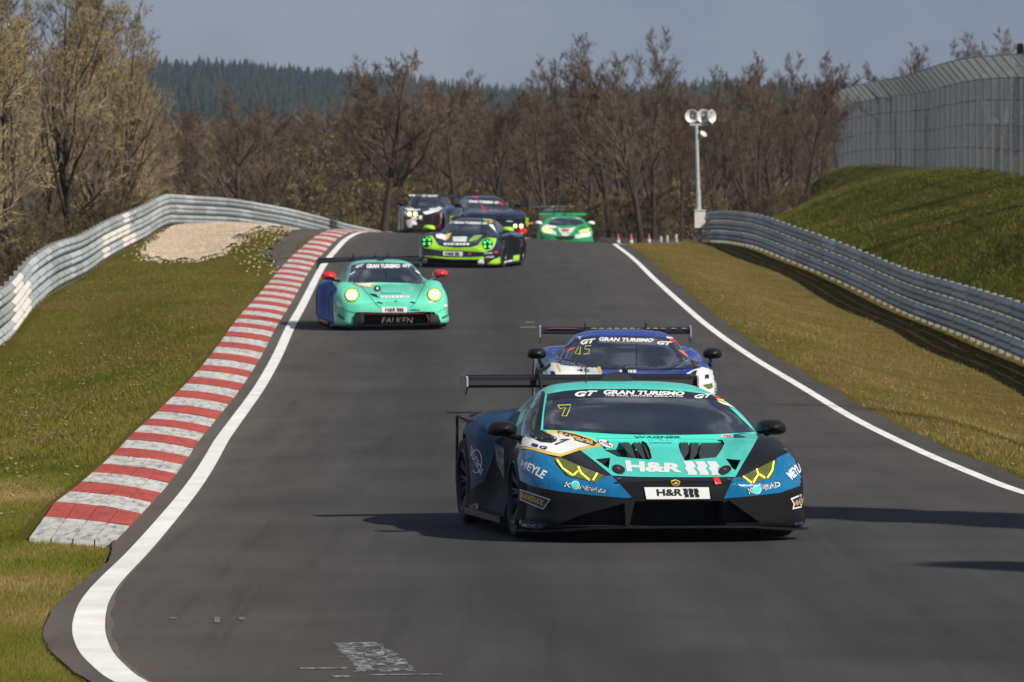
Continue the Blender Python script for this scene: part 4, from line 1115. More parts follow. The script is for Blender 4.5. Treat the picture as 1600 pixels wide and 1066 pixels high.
    def dashes(s, x0, x1, y0, y1, mat, widths=(3, 2, 3, 1, 3, 2, 3, 3), off=.006, parent=None):
        """a line of lettering too far off to read: a row of short strokes"""
        tot = sum(widths) + .8 * (len(widths) - 1); u = (x1 - x0) / tot; x = x0
        for w in widths: s.poly('lettering', [(x, y0), (x + w * u, y0), (x + w * u, y1), (x, y1)], mat, off, parent=parent); x += (w + .8) * u
    def recess_cutter(s, pts, depth, direction=None, out=0.04):
        """closed prism standing on the surface patch behind an outline, for a real opening"""
        H = [s.hit(*p) for p in pts]
        ok = [h for h in H if h]
        if len(ok) < 3: return None
        yy = sum(h[0].y for h in ok) / len(ok)
        for i, h in enumerate(H):      # a corner past the edge of the panel: carry the outline on in the same plane
            if h is None:
                d = s.Mi.to_3x3() @ Vector(((pts[i][0] - 800) / F, 1.0, (HOR - pts[i][1]) / F)); H[i] = (s.eye + d * ((yy - s.eye.y) / d.y), Vector((0, -1, 0)))
        nrm = Vector((0, 0, 0))
        for h in H: nrm += h[1]
        nrm.normalize(); d = Vector(direction).normalized() if direction else -nrm
        n = len(pts); vs = [h[0] - d * out for h in H] + [h[0] + d * depth for h in H]
        fs = [tuple(range(n)), tuple(range(2 * n - 1, n - 1, -1))] + [(i, (i + 1) % n, n + (i + 1) % n, n + i) for i in range(n)]
        # caps triangulated for a clean solid
        bm = bmesh.new(); bv = [bm.verts.new(v) for v in vs]
        for f in fs: bm.faces.new([bv[i] for i in f])
        bmesh.ops.triangulate(bm, faces=[f for f in bm.faces if len(f.verts) > 4]); bm.verts.index_update()
        out_ = ([v.co.copy() for v in bm.verts], [tuple(v.index for v in f.verts) for f in bm.faces]); bm.free()
        return out_
    # ---- shared running gear
    def wheels(s, fa, wb, hw, r=0.345, w=0.30, spokes=10, rim=None):
        rim = rim or M_RIM
        if not hasattr(Car, '_wm'): Car._wm = {}
        for ya in (fa, fa + wb):
            for sd in (-1, 1):
                key = (r, w, sd, rim.name)
                if key not in Car._wm:
                    m = MB(); h = w / 2
                    m.lathe([(r * .70, -h * .9), (r * .80, -h), (r * .93, -h * .96), (r * .985, -h * .82), (r, -h * .5), (r, h * .5), (r * .985, h * .82), (r * .93, h * .96), (r * .80, h), (r * .70, h * .9)], axis=0, n=40); t = m.build('wheel', M_TYRE, smooth=True)
                    m = MB(); o_ = sd * h
                    m.lathe([(r * .70, -o_ * .88), (r * .66, -o_ * .6), (r * .66, o_ * .55), (r * .72, o_ * .93), (r * .69, o_ * .97), (r * .64, o_ * .80)], axis=0, n=40)
                    m.lathe([(.001, o_ * .62), (.055, o_ * .62), (.07, o_ * .5), (.09, o_ * .2)], axis=0, n=16)
                    for k in range(spokes):
                        a = 2 * math.pi * k / spokes
                        for da in (-.07, .07):
                            m.tube((o_ * .5, .06 * math.cos(a), .06 * math.sin(a)), (o_ * .78, r * .67 * math.cos(a + da * 1.6), r * .67 * math.sin(a + da * 1.6)), .017, .013, 5)
                    rm = m.build('rim', rim, smooth=True)
                    m = MB(); m.lathe([(.06, o_ * .1), (.19, o_ * .1), (.19, -o_ * .05), (.06, -o_ * .05)], axis=0, n=28); d = m.build('brake_disc', M_STEEL)
                    Car._wm[key] = (t.data, rm.data, d.data)
                    for o in (t, rm, d): bpy.data.objects.remove(o)
                t, rm, d = Car._wm[key]
                wo_ = me_obj('wheel', t, None, s.root); wo_.location = (sd * (hw - w / 2), ya, r)
                for nm, me in (('rim', rm), ('brake_disc', d)): me_obj(nm, me, None, wo_)
    def wing(s, y, z, half, chord=0.30, mat=None, endmat=None, endh=(-.10, .03), struts=(-.33, .33), strut_y=-0.35, strut_z=-0.35, drop=0.0, flap=True, thick=1.0):
        mat = mat or M_CARB; endmat = endmat or M_CARB
        pr = [(-.5, .0), (-.46, .022), (-.3, .035), (0, .03), (.3, .01), (.5, -.005 + .03), (.3, -.012), (0, -.012), (-.3, -.016), (-.46, -.014)]
        m = MB(); n = len(pr); nx = 13
        for i in range(nx):
            x = -half + 2 * half * i / (nx - 1); dr = -drop * abs(x / half) ** 2
            m.v += [(x, y + a * chord, z + b_ * thick + a * .12 * chord + dr) for a, b_ in pr]
        for i in range(nx - 1):
            for k in range(n): m.f.append((i * n + k, i * n + (k + 1) % n, (i + 1) * n + (k + 1) % n, (i + 1) * n + k)); m.m.append(0)
        m.f += [tuple(range(n)), tuple((nx - 1) * n + k for k in range(n - 1, -1, -1))]; m.m += [0, 0]
        w = m.build('rear_wing', mat, s.root, True)
        if flap:
            m = MB(); m.box((0, y + chord * .52, z + .035 - drop * .3), (2 * half - .02, .012, .022)); m.build('gurney_flap', mat, w)
        for sd in (-1, 1):
            m = MB(); x = sd * (half + .008); y0, y1 = y - chord * .62, y + chord * .68; z0, z1 = z + endh[0] - drop, z + endh[1] - drop
            a = [(y0, z1 - .02), (y0 + .04, z1), (y1, z1), (y1, z0 + .04), (y1 - .05, z0), (y0 + .12, z0), (y0, z0 + .07)]
            k = len(a); m.add([(x - .007, p, q) for p, q in a] + [(x + .007, p, q) for p, q in a], [tuple(range(k)), tuple(range(2 * k - 1, k - 1, -1))] + [(i, k + i, k + (i + 1) % k, (i + 1) % k) for i in range(k)])
            m.build('wing_end_plate', endmat, w)
        for x in struts:      # swan necks reaching over the leading edge
            m = MB(); pts = [(y + .02, z + .035), (y - .05, z + .095), (y - chord * .62, z + .075), (y - chord * .85, z - .05), (y + strut_y, z + strut_z)]
            for (ya, za), (yb, zb) in zip(pts, pts[1:]):
                d = Vector((0, yb - ya, zb - za)).normalized(); u = Vector((0, -d.z, d.y)) * .028
                q = [Vector((x - .008, ya, za)) + u, Vector((x - .008, yb, zb)) + u, Vector((x - .008, yb, zb)) - u, Vector((x - .008, ya, za)) - u]
                q += [v + Vector((.016, 0, 0)) for v in q]
                m.add(q, [(0, 1, 2, 3), (7, 6, 5, 4), (0, 4, 5, 1), (1, 5, 6, 2), (2, 6, 7, 3), (3, 7, 4, 0)])
            m.build('wing_support', M_CARB, w)
        return w
    def mirror(s, sd, c, d=(.17, .11, .085), foot=None, mat=None, stalk=None):
        """rounded mirror pod, blunt towards the back, on a stalk"""
        mat = mat or M_CARB; m = MB(); n, k = 16, 9
        for i in range(k):
            t = i / (k - 1); y = -d[1] + 2 * d[1] * t; q = math.sqrt(max(0.0, 1 - (1 - min(1, t * 1.35)) ** 2)) * (1 if t < .95 else .9)
            for j in range(n):
                a = 2 * math.pi * j / n; ca_, sa_ = math.cos(a), math.sin(a)
                e = lambda v: math.copysign(abs(v) ** .75, v)
                m.v.append((e(ca_) * d[0] * q * (1 - .12 * sa_), y, e(sa_) * d[2] * q))
        for i in range(k - 1):
            for j in range(n): m.f.append((i * n + j, i * n + (j + 1) % n, (i + 1) * n + (j + 1) % n, (i + 1) * n + j)); m.m.append(0)
        m.f += [tuple(range(n - 1, -1, -1)), tuple((k - 1) * n + j for j in range(n))]; m.m += [0, 0]
        o = m.build('mirror', mat, s.root, True); o.location = c
        if foot:
            m = MB(); f = Vector(foot) - Vector(c); m.tube((-sd * .03, 0, -d[2] * .7), f * .55 + Vector((0, 0, -.02)), .022, .02, 8); m.tube(f * .55 + Vector((0, 0, -.02)), f, .022, .03, 8)
            m.build('mirror_stalk', stalk or M_CARB, o, True)
        return o
    def splitter(s, plan, z, th=.018, mat=None, name='front_splitter'):
        """flat plate from a half plan outline (x, y) front to back"""
        P = [(x, y) for x, y in plan] + [(-x, y) for x, y in plan[::-1] if x > 1e-6]
        zz = lambda x: z if not callable(z) else z(abs(x))
        n = len(P); m = MB(); m.add([(x, y, zz(x)) for x, y in P] + [(x, y, zz(x) + th) for x, y in P], [tuple(range(n - 1, -1, -1)), tuple(range(n, 2 * n))] + [(i, (i + 1) % n, n + (i + 1) % n, n + i) for i in range(n)])
        return m.build(name, mat or M_CARB, s.root)
    def flank(s, o, mat, lo=1.2, hi=9.0, nx=.72):
        """give the upright sides between nose and tail their own finish"""
        o.data.materials.append(mat); k = len(o.data.materials) - 1
        for p in o.data.polygons:
            if p.material_index == 0 and abs(p.normal.x) > nx and lo < p.center.y < hi: p.material_index = k
    def shell(s, name, st, mats, ny=64, ns=5):
        v, f = loft(st, ny, ns); me = clean_mesh(name, v, f, mats); s.surface(me)
        return me_obj(name, me, None, s.root)
# ------------------------------------------------------------------ the leading wedge shaped car and its green sister
def wedge_body(car, mats_body, mats_cab, scale=1):
    B = [(0.00, [(0, .470), (.22, .466), (.38, .458), (.46, .445), (.50, .42), (.51, .36), (.50, .24), (.47, .15), (0, .15)]),
         (0.06, [(0, .486), (.26, .482), (.44, .474), (.60, .458), (.68, .43), (.71, .36), (.70, .24), (.67, .13), (0, .13)]),
         (0.18, [(0, .512), (.28, .508), (.48, .500), (.72, .490), (.87, .460), (.92, .39), (.92, .25), (.90, .12), (0, .11)]),
         (0.38, [(0, .556), (.30, .551), (.50, .552), (.75, .582), (.95, .555), (1.03, .46), (1.04, .27), (1.03, .11), (0, .10)]),
         (0.65, [(0, .615), (.30, .610), (.52, .620), (.77, .690), (.98, .665), (1.085, .53), (1.10, .29), (1.10, .10), (0, .10)]),
         (0.98, [(0, .682), (.30, .677), (.53, .690), (.78, .762), (.98, .742), (1.10, .57), (1.11, .30), (1.10, .10), (0, .10)]),
         (1.30, [(0, .765), (.32, .758), (.55, .755), (.78, .782), (.96, .745), (1.08, .57), (1.085, .30), (1.08, .10), (0, .10)]),
         (1.70, [(0, .80), (.40, .80), (.64, .79), (.82, .775), (.90, .70), (.93, .54), (.95, .30), (1.0, .10), (0, .10)]),
         (2.45, [(0, .82), (.40, .82), (.68, .82), (.84, .795), (.91, .72), (.93, .55), (.96, .30), (1.02, .10), (0, .10)]),
         (3.00, [(0, .90), (.40, .90), (.70, .88), (.90, .86), (1.03, .79), (1.065, .60), (1.07, .30), (1.07, .10), (0, .10)]),
         (3.60, [(0, .95), (.40, .945), (.70, .92), (.90, .89), (1.03, .81), (1.08, .60), (1.085, .30), (1.08, .12), (0, .12)]),
         (4.20, [(0, .93), (.40, .92), (.66, .90), (.82, .86), (.92, .77), (.96, .60), (.96, .35), (.95, .20), (0, .20)]),
         (4.48, [(0, .86), (.40, .85), (.62, .84), (.78, .81), (.88, .73), (.92, .60), (.92, .40), (.90, .30), (0, .30)])]
    G = [(1.15, [(0, .735), (.40, .730), (.70, .718), (.84, .708), (.90, .69), (.92, .60), (.92, .5), (0, .5)]),
         (1.45, [(0, .880), (.40, .868), (.75, .838), (.875, .808), (.92, .75), (.92, .60), (.92, .5), (0, .5)]),
         (1.75, [(0, 1.022), (.40, 1.010), (.71, .978), (.83, .932), (.895, .80), (.92, .60), (.92, .5), (0, .5)]),
         (2.05, [(0, 1.128), (.40, 1.117), (.63, 1.085), (.74, 1.025), (.85, .82), (.92, .60), (.92, .5), (0, .5)]),
         (2.35, [(0, 1.165), (.38, 1.156), (.575, 1.126), (.68, 1.060), (.82, .83), (.91, .60), (.91, .5), (0, .5)]),
         (2.80, [(0, 1.155), (.36, 1.145), (.54, 1.108), (.64, 1.035), (.80, .85), (.91, .60), (.91, .5), (0, .5)]),
         (3.30, [(0, 1.09), (.30, 1.08), (.47, 1.03), (.57, .97), (.75, .86), (.90, .60), (.90, .5), (0, .5)]),
         (3.90, [(0, .96), (.30, .95), (.42, .93), (.52, .91), (.70, .85), (.86, .60), (.86, .5), (0, .5)])]
    cab = car.shell('cabin', G, mats_cab, 40, 5); body = car.shell('body', B, mats_body, 70, 5)
    return cab, body
def wedge_gear(car):
    car.wheels(1.0, 2.62, 1.085)
    car.splitter([(0, -.035), (.35, -.03), (.60, .02), (.80, .12), (.95, .26), (1.07, .42), (1.13, .56), (1.13, .70), (1.00, .72), (1.0, 1.3), (0, 1.3)], lambda x: .112 if x < .55 else .112 - .04 * min(1, (x - .55) / .45))
    m = MB(); m.box((0, 2.35, .085), (2.0, 2.4, .03)); m.build('floor_plate', M_MATT, car.root)
    for sd in (-1, 1):
        m = MB(); m.box((sd * 1.05, 2.35, .12), (.13, 1.85, .05)); m.build('side_skirt', M_CARB, car.root)
    m = MB(); n, k = 14, 8       # roof snorkel
    for i in range(k):
        t = i / (k - 1); y = 2.55 + .9 * t; s_ = math.sin(math.pi * min(1, .5 + t * .5)) ** .6
        for j in range(n):
            a = math.pi * j / (n - 1); m.v.append((.155 * math.cos(a) * (.6 + .4 * s_), y, 1.10 - .10 * t + .135 * math.sin(a) * s_))
    for i in range(k - 1):
        for j in range(n - 1): m.f.append((i * n + j, i * n + j + 1, (i + 1) * n + j + 1, (i + 1) * n + j)); m.m.append(0)
    m.f.append(tuple(range(n))); m.m.append(0)
    m.build('roof_scoop', M_MATT, car.root, True)

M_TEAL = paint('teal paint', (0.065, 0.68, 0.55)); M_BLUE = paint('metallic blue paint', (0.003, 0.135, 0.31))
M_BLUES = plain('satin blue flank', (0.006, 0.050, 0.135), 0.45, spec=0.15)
M_VANE = plain('grey carbon vane', (0.030, 0.029, 0.028), 0.4, var=.3, vscale=90)
M_STRIP = plain('dark sun strip', (0.012, 0.014, 0.024), 0.25)
M_TEALD = plain('dark teal vinyl', (0.01, 0.10, 0.09), 0.5)
def cA(*p): return [(780 + x / 6.66, 640 + y / 6.66) for x, y in p]
def cB(*p): return [(920 + x / 5.332, 660 + y / 5.332) for x, y in p]
def cC(*p): return [(1090 + x / 4.847, 640 + y / 4.847) for x, y in p]
def cD(*p): return [(700 + x / 4.444, 620 + y / 4.444) for x, y in p]
def cE(*p): return [(820 + x / 4.21, 580 + y / 4.21) for x, y in p]
def waves(car, x0, y0, x1, y1, mat, n=3, off=.006, parent=None):
    """three coil shaped bars of the spring maker's sign"""
    w = (x1 - x0) / (n + .3); h = y1 - y0
    for i in range(n):
        b = x0 + i * w; L = [(b + w * .06, y0), (b + w * .20, y0 + h * .18), (b + w * .34, y0 + h * .36), (b + w * .22, y0 + h * .52), (b + w * .34, y0 + h * .66), (b + w * .50, y0 + h * .82), (b + w * .46, y1)]
        Rr = [(x + w * (.80 if k < 3 else .74), y) for k, (x, y) in enumerate(L)]
        car.poly('lettering', L + Rr[::-1], mat, off, parent=parent)
def leading_car():
    car = Car('race_car', 'teal, blue and black wedge shaped race car with plate reading H&R, leading the pack', 1.229, 48.0, 9.0, wb=2.62)
    cab, body = wedge_body(car, [M_CARB, M_HOLE], [M_TEAL, M_HOLE])
    wedge_gear(car)
    ventL = cB((62, 140), (215, 136), (420, 136), (480, 175), (508, 225), (526, 300), (505, 315), (370, 303), (240, 290), (140, 240))
    ventR = cB((738, 160), (760, 142), (950, 142), (1115, 150), (1132, 180), (1105, 235), (1060, 296), (930, 308), (800, 322), (765, 255))
    ductL = cB((55, 312), (177, 298), (174, 340), (165, 388)); ductR = cC((215, 376), (328, 386), (290, 462), (270, 455))
    mouth = cB((335, 870), (385, 660), (1115, 655), (1150, 720), (1140, 880))
    sideL = [(868, 822), (905, 806), (976, 786), (978, 822)]; sideR = cC((205, 705), (240, 690), (475, 860), (225, 870))
    # the car's right flank behind the front wheel: big dark air exit
    cut = [car.recess_cutter(ventL, .07), car.recess_cutter(ventR, .07), car.recess_cutter(ductL, .06), car.recess_cutter(ductR, .06),
           car.recess_cutter(mouth, .34, (0, 1, 0), .12), car.recess_cutter(sideL, .16, (0, 1, 0), .12), car.recess_cutter(sideR, .16, (0, 1, 0), .12)]
    cut = [c for c in cut if c]
    for ya in (1.0, 3.62):
        for sd in (-1, 1): cut.append(cyl_cut(sd * .70, sd * 1.3, ya, .345, .395))
    boolean(body, cut); sharpen(body.data, 38); sharpen(cab.data, 40)
    car.flank(body, M_FLANK, .45); P = car.poly
    # paint zones
    hood = [(850, 672), (894, 676), (920, 679), (976, 681), (1040, 682), (1090, 682), (1127, 680.5), (1188, 677.5), (1175, 702), (1160, 727), (1149, 746), (1100, 746.5), (1060, 746.5), (1000, 746), (957, 744), (931, 723), (907, 704.5), (880, 690)]
    hd = P('hood', hood, M_TEAL, .003, holes=[ventL, ventR, ductL, ductR])
    bl = P('front_fender', [(806, 702), (834, 704), (864, 715), (868, 725), (885, 745), (930, 755), (946, 745), (955.7, 743.6), (987, 777), (980, 778.5), (925, 774), (870, 767.6), (832, 760), (813, 751), (809, 724)], M_BLUE, .003)
    br = P('front_fender', cC((740, 305), (600, 370), (596, 385), (570, 505), (410, 567), (330, 515), (270, 520), (200, 675), (400, 657), (620, 632), (800, 570), (806, 500), (800, 440), (765, 330)), M_BLUE, .003)
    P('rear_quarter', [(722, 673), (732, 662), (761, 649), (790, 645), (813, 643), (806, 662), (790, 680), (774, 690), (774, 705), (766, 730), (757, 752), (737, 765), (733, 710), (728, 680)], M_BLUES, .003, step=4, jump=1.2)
    # white and yellow name patch
    yl = P('vinyl_patch', cA((165, 415), (180, 360), (200, 325), (270, 275), (400, 255), (510, 225), (600, 222), (760, 242), (960, 300), (1065, 375), (1040, 395), (850, 425), (640, 497), (500, 470), (360, 428), (260, 410)), M_DYEL, .0045)
    P('vinyl_patch', cA((185, 392), (198, 350), (215, 325), (280, 288), (420, 268), (560, 250), (640, 262), (790, 300), (985, 370), (830, 405), (735, 438), (640, 470), (500, 445), (380, 408), (270, 385)), M_DWHITE, .006, parent=yl)
    lv = P('fender_louvre', cA((295, 262), (400, 205), (500, 250), (600, 305), (592, 338), (545, 358), (430, 348), (345, 300)), M_MATT, .0075)
    for k in range(4):
        o = (k * 40); car.stroke('louvre_slat', cA((330 + o, 275 - k * 9), (440 + o * .92, 335 - k * 3)), 2.2, M_CARB, .022, parent=lv)
    rv = P('vinyl_banner', cA((612, 228), (800, 268), (1032, 348), (985, 388), (780, 330), (618, 272)), M_DNAVY, .0075)
    car.text('RAVENOL', cA((630, 240), (1000, 345), (970, 375), (620, 268)), M_DYEL, .03, parent=rv, off=.009)
    car.text('7', cA((640, 320), (745, 315), (650, 400), (560, 370)), M_DBLACK, .03, off=.009, parent=yl)
    car.text('B', cA((350, 358), (425, 378), (400, 408), (335, 385)), M_DNAVY, .05, off=.009, parent=yl); car.text('G', cA((435, 380), (510, 400), (482, 432), (410, 408)), M_DNAVY, .05, off=.009, parent=yl)
    for (q, t) in ((cA((240, 520), (505, 652), (452, 728), (222, 590)), 'MEYLE'), (cC((668, 485), (770, 393), (792, 462), (715, 535)), 'MEYLE')): car.text(t, q, M_DWHITE, .03)
    for (q, cx, cy, r_) in ((cA((680, 755), (1132, 832), (1112, 878), (668, 803)), 899.4, 758.8, 5.6), (cC((368, 603), (622, 543), (637, 585), (385, 642)), 1182.4, 765.4, 6.0)):
        car.text('K   NRAD', q, M_DWHITE, .05, .15, off=.004); car.text('K   NRAD', q, M_DBLACK, -.005, .15, off=.006); car.ell('lettering', cx, cy, r_ + 1, r_ + 1, M_DWHITE, .005); car.ell('lettering', cx, cy, r_, r_, M_TEAL, .007)
    for (q, q2, tq) in ((cA((218, 828), (537, 935), (460, 1042), (218, 942)), cA((228, 842), (522, 942), (455, 1030), (226, 934)), cA((238, 862), (490, 950), (455, 1000), (232, 915))), (cC((703, 675), (808, 630), (808, 738), (718, 757), (726, 715)), cC((715, 682), (808, 641), (808, 727), (728, 745), (735, 713)), cC((740, 690), (812, 662), (812, 712), (738, 728)))):
        b_ = P('vinyl_banner', q, M_DWHITE, .003); P('vinyl_banner', q2, M_DNAVY, .0045, parent=b_)
        car.text('RAVENOL' if q2[0][0] < 1000 else 'RAVE', tq, M_DYEL, .03, off=.006, parent=b_)
    b_ = P('vinyl_banner', cD((500, 853), (690, 880), (685, 942), (500, 920)), M_DNAVY, .003); car.text('MICHELIN', cD((520, 878), (655, 893), (650, 915), (517, 903)), M_DWHITE, .02, off=.005, parent=b_)
    P('vinyl_banner', cD((500, 853), (510, 855), (508, 920), (500, 919)), M_LOUT, .0045, parent=b_)
    P('vinyl_banner', cC((730, 862), (800, 850), (798, 925), (730, 932)), M_DWHITE, .003); P('vinyl_banner', cC((752, 858), (800, 850), (799, 890), (750, 898)), M_DNAVY, .0045)
    car.text('BIO-CIRCLE', [(737.5, 695), (756, 735), (752, 743), (736, 712)], M_DWHITE, .02, off=.006)
    car.stroke('lettering', [(745 + 8.5 * math.cos(a), 721 + 18 * math.sin(a)) for a in np.linspace(-2.6, 2.2, 22)], 1.3, M_DWHITE)
    car.text('NGM', [(735, 788), (748, 786), (748, 798), (735, 800)], M_DGREY, .02)
    car.text('WAGNER', [(774, 692), (789, 700), (788, 748), (776, 722)], M_DGREY, .03)
    # hood lettering
    car.text('H&R', cB((300, 322), (790, 352), (775, 425), (318, 418)), M_DWHITE, .05, off=.006, parent=hd); waves(car, 1066, 722, 1127, 743.5, M_DWHITE, parent=hd)
    car.text('WAGNER', cB((375, 120), (770, 120), (770, 140), (380, 138)), M_TEALD, .03, off=.006, parent=hd)
    car.text('High Quality', cB((495, 148), (705, 148), (705, 162), (495, 162)), M_TEALD, .0, off=.006, parent=hd); car.text('Lubricants', cB((515, 168), (690, 168), (690, 182), (515, 182)), M_TEALD, .0, off=.006, parent=hd)
    e_ = car.ell('vinyl_patch', 946.5, 694.5, 13.5, 5.6, M_DBLACK, .005, rot=.42); car.ell('vinyl_patch', 946.5, 694.5, 12.6, 4.9, M_DWHITE, .0065, rot=.42)
    for k in range(6): car.stroke('lettering', [(938 + k * 3.1, 689.5 + k * 1.5), (939.2 + k * 3.1, 692.5 + k * 1.5)], 1.3, M_DBLACK, .009)
    for (x, y, a) in ((966.8, 735, .35), (1132.8, 736.5, -.35)):
        e_ = car.ell('camera_pod', x, y, 10.5, 6.3, M_MATT, .012, rot=a); car.ell('camera_pod', x, y, 2.8, 1.3, M_DRED, .016, rot=a + .5)
    car.ell('vinyl_patch', 1136, 682.5, 9.5, 2.6, M_DWHITE, .006); car.ell('vinyl_patch', 1136, 682.5, 7, 1.7, M_DRED, .0075)
    P('vinyl_patch', cC((280, 190), (375, 213), (275, 218)), M_DNAVY, .006)
    for q in (cB((235, 468), (268, 468), (268, 485), (235, 485)), cB((1155, 475), (1185, 472), (1185, 488), (1155, 490)), cC((650, 303), (678, 303), (678, 316), (650, 316))): P('hood_pin', q, M_STEEL, .008)
    P('tow_strap', cB((1034, 466), (1072, 462), (1108, 512), (1056, 516)), M_DRED, .012)
    # badge and race plate
    m_ = P('badge', cB((683, 488), (722, 482), (762, 492), (752, 522), (724, 534), (695, 522)), M_DYEL, .006); P('badge', cB((690, 492), (722, 487), (756, 496), (746, 518), (724, 529), (700, 518)), M_DBLACK, .0075, parent=m_)
    P('badge', cB((705, 512), (722, 496), (742, 506), (736, 516), (722, 514), (712, 520)), M_DYEL, .009, parent=m_)
    pl = P('number_plate', cB((460, 541), (997, 541), (1009, 638), (478, 641)), M_DWHITE, .014)
    car.text('H&R', cB((560, 556), (778, 555), (778, 612), (568, 613)), M_DBLACK, .03, off=.017, parent=pl); waves(car, 1066, 763.5, 1093, 777, M_DBLACK, off=.017, parent=pl)
    # duct vanes
    for (q, mt) in ((cB((215, 140), (300, 215), (395, 305), (240, 290)), M_HOLE), (cB((350, 150), (420, 225), (480, 308), (400, 300)), M_HOLE)): pass
    for q in (((228, 142), (335, 142), (372, 225), (398, 300), (380, 302), (310, 215)), ((352, 142), (425, 142), (455, 220), (478, 304), (462, 308), (400, 215)), ((445, 158), (472, 178), (498, 235), (518, 298), (506, 308), (470, 225)), ((762, 146), (828, 150), (834, 235), (792, 300), (770, 250)), ((852, 146), (926, 149), (905, 245), (862, 308), (842, 312), (850, 230)), ((945, 150), (1108, 156), (1122, 182), (1055, 288), (930, 300), (918, 245))): P('vent_vane', cB(*q), M_VANE, -.012)
    # lamps
    for (q, st) in ((cA((562, 503), (640, 508), (830, 590), (1100, 697), (1012, 767), (800, 716), (715, 697), (600, 565)), [cA((602, 532), (660, 622), (770, 697)), cA((775, 692), (822, 648)), cA((820, 603), (852, 672), (942, 747)), cA((978, 747), (1022, 672))]),
                    (cC((338, 512), (450, 453), (592, 383), (575, 490), (555, 522), (410, 567)), [cC((345, 515), (405, 560)), cC((418, 560), (460, 500), (448, 456)), cC((460, 495), (512, 527)), cC((528, 527), (565, 470), (578, 398))])):
        h_ = P('headlight', q, M_LYEL, .006)
        for p_ in st: car.stroke('led_strip', p_, 2.4, M_LED, .010, parent=h_)
    # glass
    ws = P('windscreen', cE((150, 152), (270, 132), (400, 122), (720, 121), (900, 126), (1050, 136), (1228, 157), (1312, 210), (1380, 272), (1450, 340), (1515, 402), (1250, 416), (1000, 421), (800, 420), (620, 413), (450, 404), (280, 392), (122, 386), (130, 270)), M_GLASS, .004)
    P('sun_strip', cE((150, 153), (270, 133), (400, 123), (720, 122), (900, 127), (1050, 137), (1226, 158), (1265, 188), (1050, 180), (720, 172), (400, 178), (150, 196)), M_STRIP, .0055, parent=ws)
    T = lambda t, q, m, **k: car.text(t, q, m, parent=ws, off=.0085, **k)
    T('GRAN TURISMO', cE((518, 130), (1052, 141), (1048, 166), (518, 159)), M_DWHITE, bold=.045, shear=.12); T('THE REAL DRIVING SIMULATOR', cE((526, 161), (1045, 168), (1045, 178), (526, 171)), M_DWHITE, bold=.02)
    for x0, y0, x1, y1 in ((330, 135, 480, 174), (1115, 155, 1240, 186)):
        T('G', cE((x0, y0 + 4), (x0 + (x1 - x0) * .55, y0 + 4), (x0 + (x1 - x0) * .5, y1), (x0, y1)), M_DWHITE, bold=.05, shear=.25); T('T', cE((x0 + (x1 - x0) * .55, y0), (x1, y0), (x1 - 16, y1 - 5), (x0 + (x1 - x0) * .5, y1 - 5)), M_DWHITE, bold=.05, shear=.25)
    n7 = cE((218, 230), (303, 226), (292, 262), (275, 300), (245, 300), (268, 245), (232, 252), (218, 230))
    car.stroke('lettering', n7, 1.2, M_LOUT, .007, parent=ws)
    P('vinyl_patch', cE((1220, 152), (1290, 158), (1330, 195), (1255, 182)), M_DRED, .0075, parent=ws); P('vinyl_patch', cE((1255, 184), (1330, 196), (1325, 208), (1280, 203)), M_LOUT, .0075, parent=ws); P('vinyl_patch', cE((1260, 200), (1330, 215), (1382, 248), (1300, 222)), M_DWHITE, .0075, parent=ws)
    P('side_window', [(814, 686), (816, 660), (824, 634), (838, 614), (847, 610), (846, 616), (843, 640), (836, 670), (833, 681)], M_SIDEG, .004)
    P('side_pillar', [(833, 681), (836, 670), (843, 640), (847, 613), (851, 612), (852, 616), (848, 645), (845, 672)], M_CARB, .006)
    # wiper
    car.stroke('wiper', [(1010, 679.5), (960, 678), (905, 674)], 1.8, M_MATT, .02)
    # aero and mirrors
    car.wing(4.33, 1.115, .945, .30, endh=(-.10, .055), endmat=M_DGREY, struts=(-.36, .36), strut_y=-.45, strut_z=-.28, thick=1.7)
    for sd in (-1, 1): car.mirror(sd, (sd * 1.06, 1.62, .818), (.118, .10, .062), (sd * .88, 1.55, .73))
    for sd in (-1, 1):
        m = MB(); m.tube((sd * 1.015, 4.32, .30), (sd * 1.015, 4.30, .84), .012, n=6); m.tube((sd * 1.015, 4.32, .30), (sd * .94, 4.2, .30), .012, n=6); m.tube((sd * 1.015, 4.30, .84), (sd * .93, 4.15, .80), .012, n=6)
        m.tube((sd * 1.015, 4.31, .55), (sd * .94, 4.2, .55), .010, n=6); m.build('rear_bumper_bar', M_CARB, car.root)
    m = MB(); m.tube((-.30, 2.25, 1.15), (-.30, 2.27, 1.33), .006, .003, 5); m.build('antenna', M_MATT, car.root)
    return car
leading_car()

